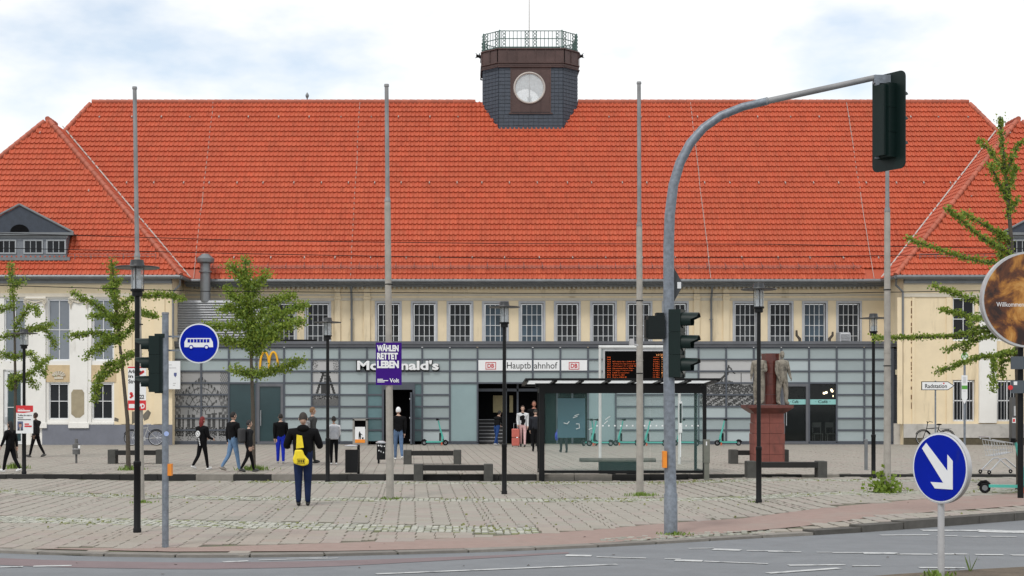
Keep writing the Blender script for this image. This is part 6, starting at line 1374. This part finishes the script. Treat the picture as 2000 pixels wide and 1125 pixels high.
# ================================================================ trees
M_leaf = []
for i, c in enumerate(((.15, .225, .028), (.215, .285, .04), (.085, .15, .02))):
    m = mat('ginkgo_leaf_%d' % i, c, .6, var=.25, scale=1.5); b_ = m.node_tree.nodes['Principled BSDF']; b_.inputs['Subsurface Weight'].default_value = 0; M_leaf.append(m)
    tr = m.node_tree.nodes.new('ShaderNodeBsdfTranslucent'); ms = m.node_tree.nodes.new('ShaderNodeMixShader'); ms.inputs[0].default_value = .3; tr.inputs[0].default_value = (c[0]*2.2, c[1]*2, c[2]*1.5, 1)
    o_ = m.node_tree.nodes['Material Output']; m.node_tree.links.new(b_.outputs[0], ms.inputs[1]); m.node_tree.links.new(tr.outputs[0], ms.inputs[2]); m.node_tree.links.new(ms.outputs[0], o_.inputs[0])
def tree(Y, trunk, branches, label, zg=ZF, r0=.07, leaf=.085, dens=150, name='ginkgo_tree', clump=.13, trunkleaf=None):
    """trunk and branches as pixel polylines at the tree's own depth; branches fan out in depth too"""
    base = PX(trunk[0][0], trunk[0][1], Y); base.z = zg
    t = thing(name, label, 'tree', (base.x, Y, zg), group='young ginkgo trees'); tp = [PX(x, y, Y)-base for x, y in trunk]; tp[0] = Vector((0, 0, -.03)); n = len(tp)
    b = MB(); b.tube(tp, [r0*(1-.82*i/(n-1)) for i in range(n)], 9); b.tube([tp[0], tp[0]*.9+tp[1]*.1], [r0*1.35, r0*1.0], 9); segs = []
    for bi, br in enumerate(branches):
        pts = [PX(x, y, Y)-base for x, y in br]; sgn = (-1, 1, .35, -.45)[bi % 4]; Lb = (pts[-1]-pts[0]).length
        for i, p in enumerate(pts): p.y += sgn*Lb*.55*(i/(len(pts)-1))
        b.tube(pts, [max(.008, r0*.36*(1-.75*i/(len(pts)-1))) for i in range(len(pts))], 6); segs.append((pts, 1.0))
    b.obj('trunk', M_bark, t, 50)
    if trunkleaf: segs.append(([PX(x, y, Y)-base for x, y in trunkleaf], .9))
    vs = []; fs = []; mi = []
    for pts, wgt in segs:
        for a, c in zip(pts, pts[1:]):
            Ls = (c-a).length
            for q in range(int(Ls*dens*wgt)):
                u = random.random(); p = a+(c-a)*u
                ctr = p+Vector((random.gauss(0, 1), random.gauss(0, 1), random.gauss(0, .8)+.25))*clump*(.55+.5*math.sin(u*Ls*11+q*.0)**2)
                s = leaf*random.uniform(.6, 1.15); ax = Vector((random.gauss(0, 1), random.gauss(0, 1), random.gauss(0, .7))).normalized(); bx = ax.orthogonal().normalized(); bx = (Matrix.Rotation(random.random()*6.28, 3, ax)@bx); cx = ax.cross(bx); o = len(vs)
                vs += [ctr-bx*s*.5, ctr+cx*s*.5+bx*s*.22, ctr+bx*s*.38+ax*s*.12, ctr-cx*s*.5+bx*s*.22]; fs.append((o, o+1, o+2, o+3)); mi.append(random.choice((0, 0, 1, 1, 2)))
    me = bpy.data.meshes.new('crown'); me.from_pydata([tuple(v) for v in vs], [], fs)
    for m in M_leaf: me.materials.append(m)
    me.polygons.foreach_set('material_index', mi); me.update(); link('crown', me, t); return t
tree(50, [(30, 900), (30, 760), (28, 620), (22, 520)], [[(29, 640), (60, 600), (78, 605), (82, 620)], [(29, 650), (60, 640), (95, 632)], [(30, 655), (85, 640), (100, 665), (104, 680)], [(30, 700), (62, 690), (95, 735)], [(30, 742), (70, 730), (110, 700)], [(30, 735), (60, 745), (64, 760)], [(28, 600), (0, 605), (-15, 610)], [(28, 655), (-5, 660), (-30, 690)], [(29, 700), (5, 690), (0, 700)], [(24, 560), (45, 548)], [(30, 745), (20, 760), (22, 735)]], 'slim ginkgo at the picture edge behind the headscarfed person', leaf=.075, dens=420, clump=.10, trunkleaf=[(26, 600), (22, 515)])
tree(41.4, [(251, 918), (249, 820), (236, 690), (226, 600), (218, 505)], [[(229, 640), (205, 605), (155, 575)], [(228, 620), (195, 615), (170, 617)], [(232, 660), (180, 650), (128, 657)], [(233, 665), (195, 675), (172, 702)], [(234, 670), (210, 660), (198, 690)], [(240, 708), (205, 712), (180, 750)], [(241, 712), (190, 740), (180, 785)], [(227, 600), (270, 580), (330, 578), (366, 588)], [(229, 625), (280, 612), (316, 622)], [(225, 590), (215, 565), (200, 560)], [(222, 560), (235, 545)], [(229, 640), (245, 620), (250, 600)], [(240, 700), (262, 690), (258, 700)], [(235, 660), (255, 640), (262, 620)]], 'leaning slim ginkgo between the bench and the black lamp post', leaf=.07, dens=560, clump=.085, trunkleaf=[(232, 660), (226, 600), (218, 508)])
tree(42.4, [(495, 918), (494, 800), (490, 680), (485, 590), (479, 505)], [[(489, 640), (450, 640), (410, 640)], [(488, 620), (450, 600), (425, 605)], [(487, 600), (455, 580), (440, 560)], [(489, 650), (530, 625), (600, 598)], [(490, 660), (540, 645), (600, 632)], [(487, 600), (520, 590), (570, 575)], [(486, 590), (500, 560), (520, 530)], [(490, 670), (460, 670), (430, 665)], [(490, 660), (520, 665), (550, 660)], [(489, 630), (470, 610), (460, 620)], [(489, 640), (515, 610), (540, 605)], [(484, 560), (460, 530), (450, 520)], [(492, 735), (470, 725), (458, 722)], [(492, 735), (540, 722), (585, 705)], [(490, 680), (505, 690), (512, 670)]], 'full ginkgo in front of the yellow arches', leaf=.075, dens=760, clump=.125, trunkleaf=[(490, 690), (485, 590), (479, 508)])
tree(33, [(1992, 965), (1990, 800), (1984, 600), (1972, 430), (1962, 320), (1953, 228)], [[(1978, 500), (1900, 470), (1818, 420)], [(1980, 520), (1900, 500), (1805, 455)], [(1975, 470), (1930, 440), (1885, 412)], [(1984, 590), (1900, 590), (1808, 562)], [(1985, 610), (1930, 600), (1870, 640)], [(1986, 640), (1870, 655), (1742, 655)], [(1986, 650), (1920, 660), (1855, 685)], [(1987, 690), (1900, 700), (1815, 728)], [(1987, 685), (1930, 700), (1920, 765)], [(1985, 630), (1920, 620), (1860, 600)], [(1963, 340), (1935, 290), (1915, 272)], [(1964, 340), (1985, 285), (1996, 278)], [(1967, 390), (1930, 332), (1922, 330)], [(1967, 380), (1990, 325), (1998, 328)], [(1985, 640), (1910, 640), (1890, 690)], [(1970, 420), (1985, 390)], [(1984, 600), (1945, 560), (1900, 575)], [(1988, 700), (1960, 705), (1968, 740)], [(1976, 480), (1950, 450), (1960, 520)]], 'tall ginkgo with long branches behind the moon sign', zg=.10, r0=.085, leaf=.065, dens=400, clump=.058, trunkleaf=[(1972, 430), (1962, 320), (1953, 230)])
def tuft(name, X, Y, z, r, h, n, label, cat='weeds', m=None):
    vs = []; fs = []
    for i in range(n):
        a = random.random()*6.28; d = abs(random.gauss(0, .45))*r; p = Vector((X+math.cos(a)*d, Y+math.sin(a)*d, z)); hh = h*random.uniform(.35, 1)*(1-.4*d/r); ln = Vector((random.gauss(0, .35), random.gauss(0, .35), 1)).normalized()*hh; w_ = Vector((-math.sin(a*3), math.cos(a*3), 0))*.012; o = len(vs)
        vs += [p-w_, p+w_, p+ln*.6+w_*.9, p+ln*.6-w_*.9, p+ln*1.0]; fs += [(o, o+1, o+2, o+3), (o+3, o+2, o+4)]
    b = MB(); b.add(vs, fs); o = b.obj(name, m or M_grass); o['label'] = label; o['kind'] = 'stuff'; return o
for x, y, zg, r, h, n, lab in ((251, 918, ZF, .45, .20, 220, 'grass tuft round the leaning ginkgo'), (495, 918, ZF, .65, .20, 320, 'grass tuft round the full ginkgo'), (28, 915, ZF, .5, .25, 200, 'grass tuft behind the walking headscarfed person'), (762, 975, 0, .35, .10, 120, 'weeds round the poster flagpole foot'), (1252, 968, 0, .5, .11, 200, 'weeds round the flagpole beside the curved mast'), (1482, 984, 0, .45, .09, 140, 'weeds round the lamp in front of the monument'), (1318, 1044, 0, .35, .07, 120, 'weeds round the foot of the curved mast'), (276, 982, 0, .4, .08, 110, 'weeds round the flagpole behind the first lamp'), (1505, 904, ZF, .7, .1, 120, 'weeds at the foot of the monument')):
    Y = gy(y, zg); tuft('grass_tuft', wx(x, Y), Y, zg, r, h, n, lab)
Y = gy(962, .1); X = wx(1727, Y); vs = []; sb_ = MB()
for i in range(16): a = random.random()*6.28; sb_.tube([(X, Y, .08), (X+.18*math.cos(a), Y+.18*math.sin(a), .25), (X+.30*math.cos(a), Y+.30*math.sin(a), .30+random.random()*.2)], .006, 4)
so = sb_.obj('leafy_weed', M_grass); tag(so, 'leafy green weed bush growing at a flagpole foot', 'bush'); lv = []; lf = []
for i in range(420):
    a = random.random()*6.28; d = abs(random.gauss(0, .2)); c = Vector((X+math.cos(a)*d*1.2, Y+math.sin(a)*d, .10+abs(random.gauss(0, .2))*(1.1-d))); ax = Vector((random.gauss(0, 1), random.gauss(0, 1), random.gauss(0, 1))).normalized(); bx = ax.orthogonal()*.035; cx = ax.cross(bx); o = len(lv); lv += [c-bx, c+cx, c+bx, c-cx]; lf.append((o, o+1, o+2, o+3))
b = MB(); b.add(lv, lf); b.obj('leaves', M_leaf[0], so)
# moss and small weeds growing in the cobble strips and paving joints
vs = []; fs = []
for i in range(3000):
    si = random.choice((0, 1, 1, 2, 2, 2, 0, 3)) if i % 3 else random.choice((1, 2)); 
    if si < 3:
        pts, hw_ = STRIPS[si]; X = random.uniform(pts[0][0], pts[-1][0]); Yq = strip_y(pts, X)+random.gauss(0, hw_*.75)
    else: X = random.uniform(-9, 9); Yq = random.uniform(24, 38); X = round(X/.3)*.3+.1
    if math.sin(X*1.7+si*2)+math.sin(X*.63+Yq*.8)+random.gauss(0, .6) < .55 or Yq > 38.6 or Yq < edge_y(X)+.4 or in_path(X, Yq) or not visible(X, Yq, 0): continue
    z = gz(X, Yq); s = random.uniform(.012, .035); a = random.random()*3.14; o = len(vs); h_ = random.uniform(.01, .035)
    vs += [(X-s*math.cos(a), Yq-s*math.sin(a), z), (X+s*math.cos(a), Yq+s*math.sin(a), z), (X+s*.6*math.cos(a)+.01, Yq+s*.6*math.sin(a), z+h_), (X-s*.6*math.cos(a), Yq-s*.6*math.sin(a)+.01, z+h_)]; fs.append((o, o+1, o+2, o+3))
b = MB(); b.add(vs, fs); o = b.obj('weeds', mat('joint_weed', (.19, .20, .075), .9, var=.3)); o['kind'] = 'stuff'; o['label'] = 'low weeds and moss growing in the paving joints'
tuft('weed_stalk', wx(1897, 17.2), 17.2, 0.09, .03, .34, 3, 'single thin weed stalk on the traffic island', 'weed'); tuft('grass_tuft', wx(1830, 16.75), 16.75, .09, .25, .10, 90, 'weeds round the foot of the arrow sign')
# overhead contact wires
for pts, yy, lab in (([(-20, 455), (500, 470), (1000, 476), (1500, 477), (2020, 486)], 42.0, 'upper dark overhead wire crossing the roof'), ([(-20, 484), (500, 496), (1000, 505), (1500, 503), (2020, 494)], 41.0, 'lower dark overhead wire crossing the roof'), ([(-20, 557), (400, 569), (1000, 573), (1600, 573), (2020, 566)], 40.0, 'dark overhead wire crossing below the eaves')):
    b = MB(); b.tube([PX(x, y, yy) for x, y in pts], .011, 5); tag(b.obj('overhead_wire', M_ink), lab, 'wire', 'overhead wires')

# fallen leaves and litter
vs = []; fs = []
for i in range(150):
    X = random.uniform(-9, 11); Yq = random.uniform(16.5, 38); z = (gz(X, Yq)+.004) if Yq > edge_y(X)+.3 else ZR+.005
    if not visible(X, Yq, 0) or abs(Yq-edge_y(X)) < .35: continue
    s = random.uniform(.015, .045); a = random.random()*6.28; o = len(vs)
    for q in range(5): vs.append((X+s*math.cos(a+q*1.257)*random.uniform(.5, 1.2), Yq+s*math.sin(a+q*1.257)*random.uniform(.5, 1.2), z+random.uniform(0, .015)))
    fs.append(tuple(range(o, o+5)))
b = MB(); b.add(vs, fs); o = b.obj('litter', mat('dry_leaf', (.07, .05, .035), .9, var=.4, scale=3)); o['kind'] = 'stuff'; o['label'] = 'scattered dry leaves and small litter on the ground'
